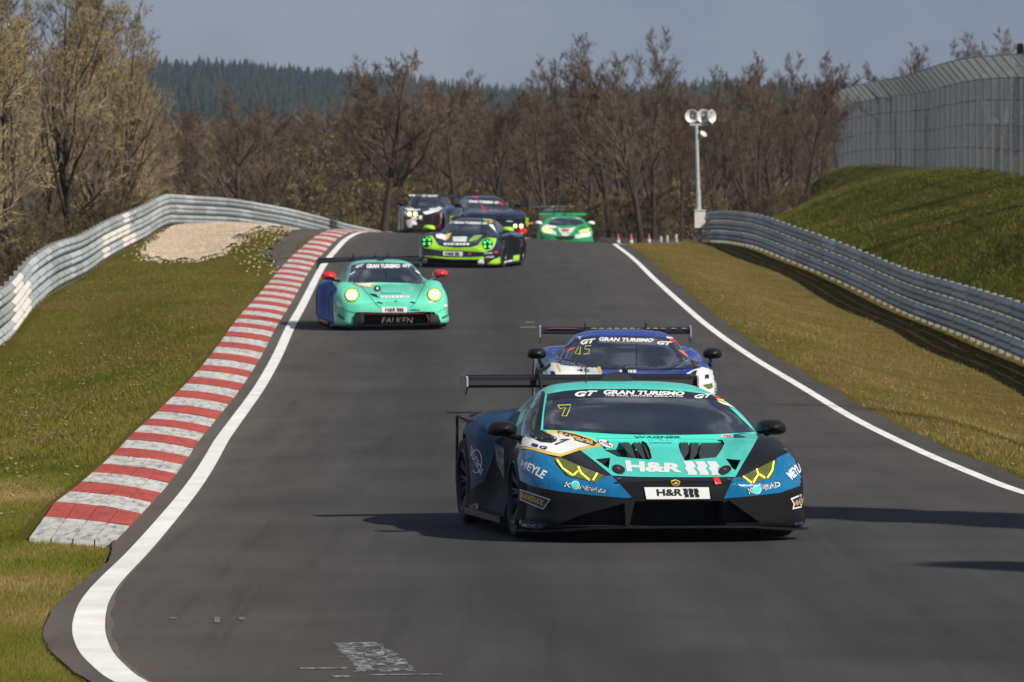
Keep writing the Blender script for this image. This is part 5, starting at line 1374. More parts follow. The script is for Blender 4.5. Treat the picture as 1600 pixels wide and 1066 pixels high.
M_GREEN = paint('bright green paint', (0.015, 0.33, 0.10))
def c5(*p): return [(620 + x / 5.0, 285 + y / 5.0) for x, y in p]
def green_wedge():
    Y = 254.0
    car = Car('race_car', 'green and white wedge shaped race car, farthest right on the crest', X_at(884, Y), Y, 1.0, wb=2.62)
    cab, body = wedge_body(car, [M_GREEN, M_HOLE], [M_GREEN, M_HOLE]); wedge_gear(car)
    boolean(body, [cyl_cut(sd * .70, sd * 1.3, ya, .345, .395) for ya in (1.0, 3.62) for sd in (-1, 1)]); sharpen(body.data, 38); sharpen(cab.data, 40)
    P = car.poly
    ws = P('windscreen', c5((1180, 335), (1200, 300), (1240, 283), (1300, 278), (1380, 280), (1430, 290), (1470, 325), (1400, 338), (1240, 340)), M_GLASS, .006)
    car.text('GRAN TURISMO', c5((1215, 280), (1430, 280), (1430, 294), (1215, 294)), M_DWHITE, .04, parent=ws)
    P('vinyl_patch', c5((1138, 335), (1225, 325), (1255, 350), (1225, 360), (1140, 355)), M_DWHITE); P('vinyl_patch', c5((1130, 372), (1240, 385), (1250, 412), (1150, 395)), M_DWHITE)
    P('vinyl_patch', c5((1255, 355), (1310, 362), (1400, 350), (1365, 395), (1330, 420), (1290, 415)), M_DWHITE); P('vinyl_patch', c5((1385, 415), (1430, 398), (1520, 385), (1520, 420), (1400, 440)), M_DWHITE)
    P('vinyl_patch', c5((1280, 368), (1350, 366), (1340, 385), (1295, 388)), M_DRED, .006)
    for q in (c5((1130, 360), (1160, 356), (1225, 378), (1200, 388), (1145, 376)), c5((1420, 385), (1450, 372), (1505, 362), (1495, 380), (1440, 392))): P('headlight', q, M_LED, .007)
    P('grille', c5((1225, 425), (1300, 422), (1395, 418), (1370, 450), (1260, 452)), M_HOLE, .004)
    car.wing(4.33, 1.20, .95, .34, mat=M_GREEN, endmat=M_GREEN, thick=1.6)
    P('vinyl_patch', c5((1150, 340), (1215, 332), (1250, 346), (1200, 356)), M_DWHITE, .004)
    for sd in (-1, 1): car.mirror(sd, (sd * 1.05, 1.62, .86), (.15, .12, .085), (sd * .86, 1.55, .74), mat=M_DWHITE)
green_wedge()
# ------------------------------------------------------------------ rounded rear engined coupes
def coupe_body(car, mb, mc):
    B = [(0.00, [(0, .50), (.25, .495), (.42, .485), (.52, .47), (.57, .44), (.58, .36), (.57, .24), (.55, .14), (0, .14)]),
         (0.08, [(0, .545), (.28, .54), (.48, .535), (.66, .53), (.76, .50), (.80, .42), (.80, .26), (.78, .12), (0, .12)]),
         (0.25, [(0, .60), (.28, .59), (.48, .60), (.68, .635), (.86, .605), (.93, .48), (.94, .28), (.93, .10), (0, .10)]),
         (0.50, [(0, .66), (.28, .648), (.46, .66), (.68, .74), (.88, .71), (.99, .55), (1.0, .30), (1.0, .10), (0, .10)]),
         (0.90, [(0, .73), (.28, .72), (.46, .735), (.70, .83), (.90, .80), (1.005, .60), (1.01, .30), (1.0, .10), (0, .10)]),
         (1.30, [(0, .79), (.28, .785), (.50, .79), (.72, .83), (.90, .79), (.99, .60), (1.0, .30), (1.0, .10), (0, .10)]),
         (1.70, [(0, .83), (.40, .83), (.62, .82), (.78, .80), (.87, .72), (.90, .55), (.92, .30), (.97, .10), (0, .10)]),
         (2.60, [(0, .86), (.40, .86), (.64, .86), (.80, .83), (.89, .74), (.91, .55), (.93, .30), (.99, .10), (0, .10)]),
         (3.10, [(0, .85), (.40, .85), (.66, .83), (.85, .79), (.98, .70), (1.02, .54), (1.02, .30), (1.02, .10), (0, .10)]),
         (3.50, [(0, .85), (.40, .85), (.66, .82), (.86, .78), (.99, .69), (1.035, .54), (1.04, .30), (1.03, .12), (0, .12)]),
         (4.10, [(0, .86), (.40, .85), (.64, .83), (.82, .79), (.94, .71), (1.0, .56), (1.0, .35), (.98, .20), (0, .20)]),
         (4.50, [(0, .72), (.40, .71), (.60, .70), (.75, .68), (.86, .62), (.90, .50), (.90, .38), (.88, .30), (0, .30)])]
    e = [(.5), (0)]
    G = [(1.20, [(0, .78), (.35, .775), (.56, .76), (.65, .74), (.71, .70), (.74, .60), (.74, .5), (0, .5)]),
         (1.55, [(0, .99), (.35, .98), (.54, .95), (.635, .91), (.72, .80), (.77, .60), (.77, .5), (0, .5)]),
         (1.85, [(0, 1.14), (.35, 1.13), (.52, 1.09), (.605, 1.03), (.715, .83), (.80, .60), (.80, .5), (0, .5)]),
         (2.15, [(0, 1.22), (.34, 1.21), (.50, 1.17), (.585, 1.09), (.71, .85), (.82, .60), (.82, .5), (0, .5)]),
         (2.50, [(0, 1.24), (.33, 1.23), (.485, 1.185), (.57, 1.10), (.71, .86), (.83, .60), (.83, .5), (0, .5)]),
         (3.00, [(0, 1.20), (.31, 1.19), (.46, 1.15), (.55, 1.06), (.71, .87), (.85, .60), (.85, .5), (0, .5)]),
         (3.60, [(0, 1.06), (.28, 1.05), (.42, 1.01), (.50, .95), (.66, .85), (.82, .60), (.82, .5), (0, .5)]),
         (4.20, [(0, .86), (.26, .85), (.38, .84), (.46, .82), (.60, .78), (.75, .60), (.75, .5), (0, .5)])]
    G = [(y, [(x, z if z < .78 else .78 + (z - .78) * .86) for x, z in q]) for y, q in G]
    return car.shell('cabin', G, mc, 40, 5), car.shell('body', B, mb, 64, 5)
def gear(car, fa, wb, hw, nose=(0, .55)):
    car.wheels(fa, wb, hw)
    car.splitter([(0, -.04), (.45, -.035), (.62, .02), (.80, .12), (.94, .27), (1.02, .46), (1.04, .62), (.98, .66), (.98, 1.3), (0, 1.3)], .085)
    m = MB(); m.box((0, 2.3, .085), (1.9, 2.4, .03)); m.build('floor_plate', M_MATT, car.root)
    for sd in (-1, 1):
        m = MB(); m.box((sd * .98, fa + wb / 2, .11), (.12, wb - .75, .05)); m.build('side_skirt', M_CARB, car.root)
def wells(car, body, cab, fa, wb, extra=(), side=None):
    boolean(body, [cyl_cut(sd * .66, sd * 1.3, ya, .345, .39) for ya in (fa, fa + wb) for sd in (-1, 1)] + [c for c in extra if c]); sharpen(body.data, 38); sharpen(cab.data, 40)
    if side: car.flank(body, side, .6)
def lamp(car, cx, cy, rx, ry, core, ring=None, spots=()):
    h = car.ell('headlight', cx, cy, rx, ry, ring or M_LYEL, .008); 
    if spots:
        for (a, b_, r_, m_) in spots: car.ell('lamp_cell', cx + a, cy + b_, r_, r_, m_, .014, 10, parent=h)
    else:
        car.ell('lamp_glow', cx, cy, rx * .84, ry * .84, M_LEDY, .012, parent=h)
        for a, b_ in ((-.3, -.28), (.3, -.28), (-.3, .3), (.3, .3)): car.ell('lamp_cell', cx + rx * a, cy + ry * b_, rx * .30, ry * .30, M_LEDC, .016, 10, parent=h)
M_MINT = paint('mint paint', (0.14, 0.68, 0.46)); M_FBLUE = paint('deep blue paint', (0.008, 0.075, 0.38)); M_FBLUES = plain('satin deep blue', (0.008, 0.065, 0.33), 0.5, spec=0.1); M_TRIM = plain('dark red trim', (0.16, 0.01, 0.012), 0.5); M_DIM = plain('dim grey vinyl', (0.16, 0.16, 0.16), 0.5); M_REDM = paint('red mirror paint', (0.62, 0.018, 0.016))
def c6(*p): return [(480 + x / 7.9, 390 + y / 7.9) for x, y in p]
def c7(*p): return [(590 + x / 7.9, 390 + y / 7.9) for x, y in p]
def mint_car():
    car = Car('race_car', 'mint green rounded race car with glowing round headlights and red mirrors on the left line', -2.05, 111.0, 6.5, roll=-1.2, wb=2.5)
    cab, body = coupe_body(car, [M_MINT, M_HOLE], [M_MINT, M_HOLE]); gear(car, 1.0, 2.5, 1.02)
    P = car.poly
    mouth = [(551, 508.5), (553, 492), (557, 487.8), (580, 488), (600, 488.5), (640, 488), (661, 487), (678.6, 487.5), (683.7, 494), (687.5, 507.5), (650, 509), (600, 510)]
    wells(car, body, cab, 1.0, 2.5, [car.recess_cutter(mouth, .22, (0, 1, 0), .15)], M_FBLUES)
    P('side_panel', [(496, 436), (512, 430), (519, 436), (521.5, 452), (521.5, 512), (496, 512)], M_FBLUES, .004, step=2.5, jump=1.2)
    ws = P('windscreen', c6((555, 195), (640, 172), (750, 163)) + c7((0, 162), (100, 163), (300, 172), (430, 198), (520, 310), (592, 418), (440, 418), (300, 414), (0, 405)) + c6((700, 410), (500, 416)), M_GLASS, .005)
    car.text('GRAN TURISMO', [(572.5, 413), (625, 413), (625, 419.3), (572.5, 419.8)], M_DWHITE, .06, .1, parent=ws, off=.008); car.text('GT', c6((600, 205), (700, 180), (695, 215), (600, 235)), M_DWHITE, .06, .2, parent=ws, off=.008); car.text('GT', c7((305, 185), (420, 190), (415, 225), (310, 220)), M_DWHITE, .06, .2, parent=ws, off=.008)
    P('vinyl_patch', c6((525, 310), (590, 270), (592, 282), (530, 322)), M_DWHITE, .008, parent=ws); P('vinyl_patch', c7((458, 262), (480, 262), (528, 298), (520, 312)), M_DWHITE, .008, parent=ws)
    car.stroke('wiper', c7((100, 240), (112, 405)), 1.0, M_MATT, .015)
    pl = P('number_plate', c7((48, 710), (360, 710), (360, 776), (48, 776)), M_DWHITE, .012); car.text('H&R', c7((95, 722), (225, 722), (225, 768), (95, 768)), M_DBLACK, .03, parent=pl, off=.015); waves(car, 619, 481.5, 631, 487.3, M_DBLACK, off=.015, parent=pl)
    car.text('FALKEN', [(596.5, 496.5), (645, 496), (645, 504.5), (596.5, 505)], M_DIM, -.01, .15, off=.02)
    car.stroke('grille_trim', [(560, 490.2), (600, 490.6), (640, 490.2), (664, 489.5)], 1.3, M_TRIM, .006); car.stroke('grille_trim', c7((608, 800), (628, 850), (635, 915)), 2.0, M_TRIM, .006)
    car.dashes(594.6, 640, 462.4, 466, M_DWHITE, (3, 3, 2, 3, 3, 3, 2, 3))
    for (x, y) in ((549.8, 461.5), (678.8, 461.2)): lamp(car, x, y, 11.3, 10.6, M_LEDW, M_LYEL)
    # panel gaps and ducts
    for q in (c6((640, 425), (760, 560), (830, 655), (900, 720)), c7((590, 425), (520, 540), (470, 655), (400, 715)), [(524, 478), (545, 487), (556, 489)], [(683, 488), (692, 484), (701, 477)], c6((350, 480), (345, 620), (350, 780))): car.stroke('panel_gap', q, .7, M_TEALD, .004)
    P('brake_duct', c6((590, 790), (700, 790), (700, 900), (600, 925), (575, 925)), M_MATT, .03); P('brake_duct', c7((640, 790), (735, 800), (770, 905), (645, 905)), M_MATT, .03)
    P('hood_scoop', c7((40, 500), (330, 500), (300, 545), (60, 545)), M_MINT, .012)
    e_ = car.ell('vinyl_patch', 589.6, 451.4, 5.4, 4.6, M_DBLACK, .006); car.ell('vinyl_patch', 589.8, 451.2, 2, 2.4, M_DWHITE, .008)
    P('hood_duct', c6((765, 545), (850, 552), (888, 602), (800, 572)), M_HOLE, .005); P('hood_vent', c6((845, 655), (880, 645), (930, 655), (925, 670)), M_HOLE, .005); P('hood_vent', c7((392, 650), (430, 642), (470, 655), (455, 668)), M_HOLE, .005); P('badge', c7((208, 640), (240, 625), (236, 645)), M_DBLACK, .006)
    y_ = P('vinyl_patch', c6((570, 425), (830, 412), (800, 475), (700, 462)), M_DYEL, .005); P('vinyl_patch', c6((600, 430), (800, 418), (780, 468), (700, 456)), M_DWHITE, .0065, parent=y_)
    for q in (c7((430, 735), (520, 745), (518, 756), (375, 752)),): P('vinyl_patch', q, M_FBLUE, .005)
    P('vinyl_patch', c7((820, 675), (860, 675), (855, 712), (815, 705)), M_DWHITE, .005); P('vinyl_patch', c6((375, 640), (440, 690), (420, 720), (370, 690)), M_DWHITE, .005)
    for q in (c7((785, 835), (880, 790), (880, 815), (800, 850)), c7((790, 905), (880, 885), (880, 905), (800, 922)), c6((385, 790), (470, 850), (460, 870), (390, 830))): P('canard', q, M_TEALD, .02)
    car.wing(4.42, 1.14, .93, .30, endh=(-.13, .04), struts=(-.30, .10, .32), strut_y=-.4, strut_z=-.30, drop=.03)
    for sd in (-1, 1): car.mirror(sd, (sd * .985, 1.50, .93), (.135, .10, .07), (sd * .78, 1.42, .82), mat=M_REDM)
    m = MB(); m.box((0, 2.2, 1.175), (.12, .08, .025)); m.build('roof_hatch', M_MATT, car.root)
mint_car()
M_NAVY = paint('dark navy paint', (0.010, 0.016, 0.045)); M_LIME = paint('lime paint', (0.32, 0.62, 0.018))
def c8(*p): return [(640 + x / 8.42, 330 + y / 8.42) for x, y in p]
def lime_car():
    Y = 156.0
    car = Car('race_car', 'dark navy and lime rounded race car with green glowing headlights behind the mint car', X_at(713, Y), Y, -10.0, roll=1.3, wb=2.5)
    cab, body = coupe_body(car, [M_NAVY, M_HOLE], [M_NAVY, M_HOLE]); gear(car, 1.0, 2.5, 1.02)
    P = car.poly
    mouth = c8((140, 605), (300, 632), (500, 645), (700, 650), (900, 648), (975, 655), (1005, 715), (900, 735), (500, 735), (145, 720))
    wells(car, body, cab, 1.0, 2.5, [car.recess_cutter(mouth, .2, (0, 1, 0), .15)], M_FLANK)
    for q in (c8((160, 340), (300, 322), (345, 400), (380, 450), (430, 468), (620, 480), (800, 480), (900, 450), (935, 400), (960, 370), (1060, 350), (1145, 362), (1120, 450), (1085, 500), (1000, 540), (850, 535), (700, 522), (400, 515), (200, 492), (160, 440)), c8((775, 392), (850, 320), (960, 318), (930, 350), (890, 378), (800, 402)), c8((1000, 705), (1100, 640), (1190, 600), (1195, 735), (1010, 740)),
              c8((190, 582), (500, 606), (800, 606), (975, 598), (985, 640), (800, 636), (500, 630), (190, 600)), c8((540, 80), (640, 75), (630, 112), (528, 112)), c8((965, 95), (1098, 90), (1090, 132), (975, 126)), c8((1365, 585), (1445, 572), (1435, 705), (1345, 722)), c8((1228, 722), (1350, 690), (1345, 718), (1230, 748))): P('lime_panel', q, M_LIME, .004, step=2.5, jump=1.0)
    ws = P('windscreen', c8((415, 268), (450, 205), (500, 150), (620, 128), (760, 122), (900, 136), (1040, 160), (1090, 225), (1130, 300), (900, 305), (600, 312), (430, 298)), M_GLASS, .005)
    car.text('GT GRAN TURISMO GT', c8((500, 135), (1030, 150), (1030, 180), (500, 168)), M_DWHITE, .05, .1, parent=ws, off=.01)
    P('vinyl_patch', c8((1040, 175), (1100, 185), (1140, 290), (1110, 250), (1060, 205)), M_DWHITE, .01, parent=ws); P('vinyl_patch', c8((1040, 140), (1095, 135), (1085, 165), (1045, 165)), M_DORG, .01)
    P('vinyl_patch', c8((345, 310), (420, 300), (480, 320), (490, 360), (470, 390), (430, 370), (350, 350)), M_DWHITE, .006); P('vinyl_patch', c8((480, 300), (550, 290), (510, 370), (480, 385)), M_DYEL, .007)
    P('vinyl_patch', c8((570, 340), (755, 335), (745, 405), (570, 402)), M_DWHITE, .006); car.text('VINYL', [(0, 0)] * 4, M_DRED) if False else None
    car.dashes(693.2, 733.2, 380.2, 383.4, M_DWHITE, off=.007)
    pl = P('number_plate', c8((442, 528), (700, 535), (698, 592), (442, 585)), M_DWHITE, .012); car.text('H&R', c8((470, 540), (590, 542), (590, 582), (470, 578)), M_DBLACK, .04, parent=pl, off=.015); waves(car, 710.5, 394.5, 718, 399.5, M_DBLACK, off=.015, parent=pl)
    for (x, y) in (c8((230, 405))[0], c8((1025, 440))[0]):
        lamp(car, x, y, 8.3, 8.3, None, M_HOLE, [(-4, -2.5, 1.9, M_LEDG), (4, -3, 2.0, M_LEDG), (-4, 3.5, 1.9, M_LEDG), (4, 3.5, 2.2, M_LEDG), (0, -5.2, 1.2, M_LEDG)])
    car.ell('vinyl_patch', *c8((938, 680))[0], 5.2, 5.2, M_DWHITE, .012); car.ell('vinyl_patch', *c8((205, 650))[0], 4, 4, M_DGREY, .012)
    for q in (c8((770, 545), (808, 545), (808, 580), (770, 580)), c8((1110, 525), (1165, 525), (1160, 555), (1115, 555))): P('vinyl_patch', q, M_DRED, .006)
    P('vinyl_patch', c8((1000, 595), (1110, 590), (1105, 615), (1000, 615)), M_DGREY, .006); P('vinyl_patch', c8((980, 545), (1090, 540), (1085, 560), (980, 565)), M_DGREY, .006)
    P('vinyl_patch', c8((1240, 660), (1350, 640), (1345, 680), (1240, 700)), M_DWHITE, .006, step=2, jump=1)
    car.wing(4.42, 1.12, .95, .30, endmat=M_LIME, endh=(-.16, .06), struts=(-.32, .32), strut_y=-.4, strut_z=-.30)
    for sd in (-1, 1): car.mirror(sd, (sd * .985, 1.50, .93), (.15, .10, .075), (sd * .78, 1.42, .82), mat=M_LIME)
lime_car()
# ------------------------------------------------------------------ blue and white mid engined car right behind the leader
M_RBLUE = paint('royal blue paint', (0.016, 0.034, 0.31)); M_PWHITE = paint('white paint', (0.74, 0.74, 0.74))
def c3(*p): return [(800 + x / 4.706, 490 + y / 4.706) for x, y in p]
def blue_white_car():
    car = Car('race_car', 'blue and white race car number 45 half hidden behind the leading car', 1.40, 75.0, 1.6, wb=2.6)
    B = [(0.00, [(0, .42), (.25, .42), (.42, .415), (.52, .40), (.57, .37), (.58, .30), (.57, .22), (.55, .13), (0, .13)]),
         (0.08, [(0, .47), (.28, .465), (.46, .46), (.64, .455), (.76, .43), (.80, .35), (.80, .24), (.78, .12), (0, .12)]),
         (0.30, [(0, .53), (.28, .52), (.46, .53), (.68, .57), (.90, .54), (.97, .44), (.98, .26), (.97, .10), (0, .10)]),
         (0.60, [(0, .585), (.28, .575), (.46, .60), (.70, .695), (.92, .665), (1.02, .52), (1.03, .30), (1.03, .10), (0, .10)]),
         (1.00, [(0, .64), (.28, .635), (.48, .665), (.73, .775), (.94, .745), (1.04, .58), (1.05, .30), (1.05, .10), (0, .10)]),
         (1.35, [(0, .69), (.30, .69), (.52, .70), (.75, .785), (.93, .745), (1.02, .58), (1.03, .30), (1.03, .10), (0, .10)]),
         (1.80, [(0, .74), (.40, .74), (.62, .74), (.80, .735), (.88, .68), (.92, .54), (.94, .30), (1.0, .10), (0, .10)]),
         (2.50, [(0, .78), (.40, .78), (.66, .78), (.83, .77), (.91, .70), (.93, .55), (.96, .30), (1.02, .10), (0, .10)]),
         (3.10, [(0, .88), (.40, .88), (.68, .87), (.88, .85), (1.0, .77), (1.04, .58), (1.05, .30), (1.05, .10), (0, .10)]),
         (3.60, [(0, .91), (.40, .91), (.68, .89), (.88, .87), (1.0, .79), (1.05, .58), (1.06, .30), (1.05, .12), (0, .12)]),
         (4.20, [(0, .90), (.40, .90), (.66, .88), (.86, .84), (.97, .76), (1.02, .58), (1.02, .35), (1.0, .20), (0, .20)]),
         (4.50, [(0, .84), (.40, .84), (.64, .82), (.80, .79), (.91, .72), (.96, .58), (.96, .40), (.94, .30), (0, .30)])]
    G = [(1.28, [(0, .69), (.40, .685), (.68, .67), (.78, .655), (.83, .63), (.86, .55), (.86, .45), (0, .45)]),
         (1.60, [(0, .835), (.40, .825), (.66, .795), (.76, .76), (.82, .70), (.86, .55), (.86, .45), (0, .45)]),
         (1.90, [(0, .97), (.40, .957), (.62, .92), (.71, .87), (.80, .74), (.87, .55), (.87, .45), (0, .45)]),
         (2.20, [(0, 1.07), (.38, 1.058), (.575, 1.02), (.66, .96), (.78, .76), (.87, .55), (.87, .45), (0, .45)]),
         (2.50, [(0, 1.11), (.36, 1.10), (.53, 1.065), (.62, 1.0), (.77, .78), (.88, .55), (.88, .45), (0, .45)]),
         (2.90, [(0, 1.105), (.35, 1.095), (.50, 1.055), (.59, .98), (.76, .80), (.88, .55), (.88, .45), (0, .45)]),
         (3.40, [(0, 1.03), (.30, 1.02), (.45, .98), (.54, .92), (.72, .82), (.86, .55), (.86, .45), (0, .45)]),
         (4.00, [(0, .90), (.28, .89), (.40, .88), (.50, .86), (.66, .80), (.80, .55), (.80, .45), (0, .45)])]
    cab = car.shell('cabin', G, [M_RBLUE, M_HOLE], 40, 5); body = car.shell('body', B, [M_RBLUE, M_HOLE], 64, 5)
    gear(car, 1.0, 2.6, 1.03); P = car.poly
    wells(car, body, cab, 1.0, 2.6)
    wl_ = P('front_fender', c3((150, 470), (185, 430), (210, 395), (250, 372), (300, 362), (430, 383), (560, 395), (640, 400), (662, 430), (650, 470), (640, 540), (150, 640)), M_PWHITE, .004)
    wr_ = P('front_fender', c3((1262, 480), (1290, 438), (1330, 418), (1400, 395), (1470, 415), (1535, 435), (1545, 620), (1420, 640), (1385, 560), (1330, 520)), M_PWHITE, .004)
    for q in (c3((200, 415), (250, 368), (290, 372), (285, 395), (240, 425), (205, 430)), c3((1450, 395), (1500, 405), (1522, 440), (1512, 465), (1480, 440), (1455, 420)), c3((1300, 455), (1335, 425), (1362, 420), (1345, 490), (1310, 490))): P('fender_louvre', q, M_MATT, .007)
    for q in (c3((285, 425), (315, 430), (322, 455), (292, 455)), c3((1418, 455), (1446, 450), (1448, 480), (1416, 482))): P('vinyl_patch', q, M_DBLACK, .008); 
    P('vinyl_patch', c3((325, 372), (345, 374), (362, 430), (350, 430)), M_DYEL, .008); P('vinyl_patch', c3((628, 396), (650, 396), (664, 440), (645, 445)), M_DYEL, .008)
    car.text('45', c3((480, 408), (560, 412), (575, 434), (470, 430)), M_DBLACK, .02, off=.008)
    P('headlight', c3((1398, 530), (1470, 512), (1474, 545), (1445, 562)), M_LYEL, .008); P('headlight', c3((205, 530), (275, 512), (280, 545), (240, 560)), M_LYEL, .008)
    car.dashes(968, 994, 578.8, 583.4, M_DWHITE, (4, 3, 4, 3, 4))
    P('windscreen_frame', c3((320, 385), (380, 262), (470, 190), (560, 172), (900, 168), (1100, 174), (1230, 205), (1310, 300), (1370, 404), (1000, 418), (620, 408)), M_MATT, .003)
    ws = P('windscreen', c3((352, 380), (402, 262), (492, 196), (620, 180), (900, 177), (1100, 184), (1212, 214), (1290, 310), (1342, 400), (1000, 411), (620, 402), (420, 388)), M_GLASS, .006)
    T = lambda t, q, m, **k: car.text(t, q, m, parent=ws, off=.009, **k)
    T('GRAN TURISMO', c3((640, 178), (1045, 190), (1035, 214), (640, 206)), M_DWHITE, bold=.05, shear=.12); T('THE REAL DRIVING SIMULATOR', c3((645, 208), (1025, 213), (1025, 221), (645, 217)), M_DGREY, bold=.0)
    T('GT', c3((505, 200), (618, 186), (608, 220), (505, 235)), M_DWHITE, bold=.05, shear=.2); T('GT', c3((1066, 206), (1178, 212), (1170, 238), (1068, 232)), M_DWHITE, bold=.05, shear=.2)
    for d in (0,):
        car.stroke('lettering', c3((490, 250), (462, 300), (505, 300)), .9, M_LOUT, .009, parent=ws); car.stroke('lettering', c3((505, 250), (498, 308)), .9, M_LOUT, .009, parent=ws); car.stroke('lettering', c3((582, 240), (540, 243), (532, 265), (570, 268), (566, 300), (525, 303)), .9, M_LOUT, .009, parent=ws)
    for q in (c3((400, 292), (425, 262), (472, 255), (432, 275)), c3((1218, 272), (1252, 278), (1292, 318), (1280, 318))): P('vinyl_patch', q, M_DORG, .009, parent=ws)
    car.ell('vinyl_patch', *c3((1186, 200))[0], 6.2, 3.6, M_DRED, .008); car.stroke('wiper', c3((918, 225), (915, 400)), 1.6, M_MATT, .012)
    car.text('T', c3((478, 175), (515, 172), (508, 194), (490, 195)), M_DWHITE, .04, off=.006); P('vinyl_patch', c3((1135, 172), (1190, 178), (1190, 188), (1140, 186)), M_DWHITE, .006)
    P('side_window', c3((1300, 282), (1330, 290), (1390, 390), (1385, 398), (1345, 392)), M_SIDEG, .006); P('side_window', c3((345, 262), (318, 320), (300, 358), (330, 352), (372, 270)), M_SIDEG, .006)
    w = car.wing(4.40, 1.045, .925, .28, endh=(-.14, .075), struts=(-.375, .375), strut_y=-.4, strut_z=-.30, endmat=M_DGREY)
    def onwing(name, x0, x1, z0, z1, mat):
        m = MB(); y = 4.40 - .14 - .004; m.add([(x0, y - .002, z0), (x1, y - .002, z0), (x1, y + .035, z1), (x0, y + .035, z1)], [(0, 1, 2, 3)]); m.build(name, mat, w)
    m = MB(); m.add([(-.88, 4.27, 1.083), (-.45, 4.27, 1.083), (-.50, 4.42, 1.085), (-.78, 4.42, 1.085)], [(0, 1, 2, 3)]); m.build('vinyl_patch', M_DRED, w)
    for k in range(9): m = MB(); x = -.30 + k * .095; m.add([(x, 4.27, 1.083), (x + .065, 4.27, 1.083), (x + .075, 4.40, 1.086), (x + .01, 4.40, 1.086)], [(0, 1, 2, 3)]); m.build('vinyl_patch', M_DWHITE, w)
    for k in range(3): m = MB(); x = .55 + k * .13; m.add([(x, 4.27, 1.083), (x + .09, 4.27, 1.083), (x + .045, 4.40, 1.086)], [(0, 1, 2)]); m.build('vinyl_patch', M_DWHITE, w)
    for sd in (-1, 1): car.mirror(sd, (sd * 1.055, 1.72, .845), (.115, .10, .068), (sd * 1.0, 1.50, .70))
blue_white_car()
# ------------------------------------------------------------------ tall front engined coupes at the crest
def saloon_body(car, mb, mc):
    B = [(0.00, [(0, .68), (.25, .675), (.45, .66), (.58, .64), (.66, .60), (.69, .48), (.68, .28), (.66, .13), (0, .13)]),
         (0.10, [(0, .74), (.28, .735), (.50, .725), (.70, .70), (.82, .66), (.86, .50), (.86, .28), (.84, .11), (0, .11)]),
         (0.35, [(0, .80), (.28, .79), (.50, .79), (.74, .78), (.92, .74), (.98, .56), (.99, .30), (.98, .10), (0, .10)]),
         (0.90, [(0, .87), (.28, .86), (.50, .86), (.76, .87), (.95, .83), (1.02, .62), (1.02, .30), (1.02, .10), (0, .10)]),
         (1.40, [(0, .92), (.30, .91), (.50, .905), (.76, .89), (.93, .84), (1.0, .62), (1.01, .30), (1.01, .10), (0, .10)]),
         (1.80, [(0, .95), (.40, .94), (.62, .93), (.80, .90), (.88, .82), (.91, .60), (.93, .30), (1.0, .10), (0, .10)]),
         (2.80, [(0, .97), (.40, .96), (.62, .95), (.81, .92), (.89, .84), (.92, .60), (.94, .30), (1.0, .10), (0, .10)]),
         (3.40, [(0, .98), (.40, .98), (.66, .97), (.86, .94), (.98, .86), (1.02, .60), (1.02, .30), (1.02, .10), (0, .10)]),
         (4.20, [(0, 1.0), (.40, 1.0), (.66, .98), (.84, .95), (.95, .86), (.99, .60), (.99, .35), (.97, .20), (0, .20)]),
         (4.75, [(0, .96), (.40, .96), (.62, .94), (.78, .90), (.87, .80), (.90, .60), (.90, .42), (.88, .32), (0, .32)])]
    G = [(1.32, [(0, .89), (.40, .885), (.62, .875), (.70, .865), (.75, .83), (.80, .70), (.80, .55), (0, .55)]),
         (1.80, [(0, 1.12), (.38, 1.11), (.58, 1.07), (.66, 1.02), (.74, .90), (.82, .70), (.82, .55), (0, .55)]),
         (2.20, [(0, 1.28), (.36, 1.27), (.54, 1.23), (.62, 1.16), (.73, .93), (.83, .70), (.83, .55), (0, .55)]),
         (2.70, [(0, 1.32), (.35, 1.31), (.52, 1.27), (.60, 1.18), (.73, .94), (.84, .70), (.84, .55), (0, .55)]),
         (3.30, [(0, 1.28), (.33, 1.27), (.49, 1.22), (.58, 1.13), (.72, .95), (.84, .70), (.84, .55), (0, .55)]),
         (3.90, [(0, 1.13), (.30, 1.12), (.44, 1.09), (.53, 1.04), (.68, .95), (.80, .70), (.80, .55), (0, .55)]),
         (4.40, [(0, .98), (.28, .975), (.40, .97), (.48, .96), (.60, .93), (.74, .70), (.74, .55), (0, .55)])]
    return car.shell('cabin', G, mc, 36, 4), car.shell('body', B, mb, 48, 4)
M_BLK = paint('black paint', (0.012, 0.012, 0.014)); M_MAROON = paint('maroon paint', (0.20, 0.010, 0.030)); M_SRED = paint('signal red paint', (0.60, 0.020, 0.012)); M_GREYP2 = paint('grey paint', (0.11, 0.115, 0.115))
def saloon_common(car, body, cab, endmat=None, wing_z=1.29, wm=None):
    gear(car, .92, 2.85, 1.01); wells(car, body, cab, .92, 2.85)
    for sd in (-1, 1):      # twin grille openings
        m = MB(); a = [(sd * .03, .66), (sd * .22, .66), (sd * .25, .60), (sd * .22, .32), (sd * .10, .26), (sd * .03, .32)]
        k = len(a); m.add([(x, -.012, z) for x, z in a] + [(x, .05, z) for x, z in a], [tuple(range(k)), tuple(range(2 * k - 1, k - 1, -1))] + [(i, k + i, k + (i + 1) % k, (i + 1) % k) for i in range(k)])
        g_ = m.build('grille', M_HOLE, car.root)
        for q in range(4): m = MB(); m.box((sd * (.065 + q * .045), -.016, .46), (.010, .012, .30)); m.build('grille_slat', M_CARB, g_)
        m = MB(); m.box((sd * .52, .035, .24), (.30, .10, .14)); m.build('bumper_duct', M_HOLE, car.root)
        car.mirror(sd, (sd * 1.0, 1.60, 1.02), (.13, .10, .07), (sd * .82, 1.5, .92))
    w = car.wing(4.70, wing_z, .93, .30, mat=wm, endmat=endmat, struts=(-.3, .3), strut_y=-.35, strut_z=-.32)
    return w
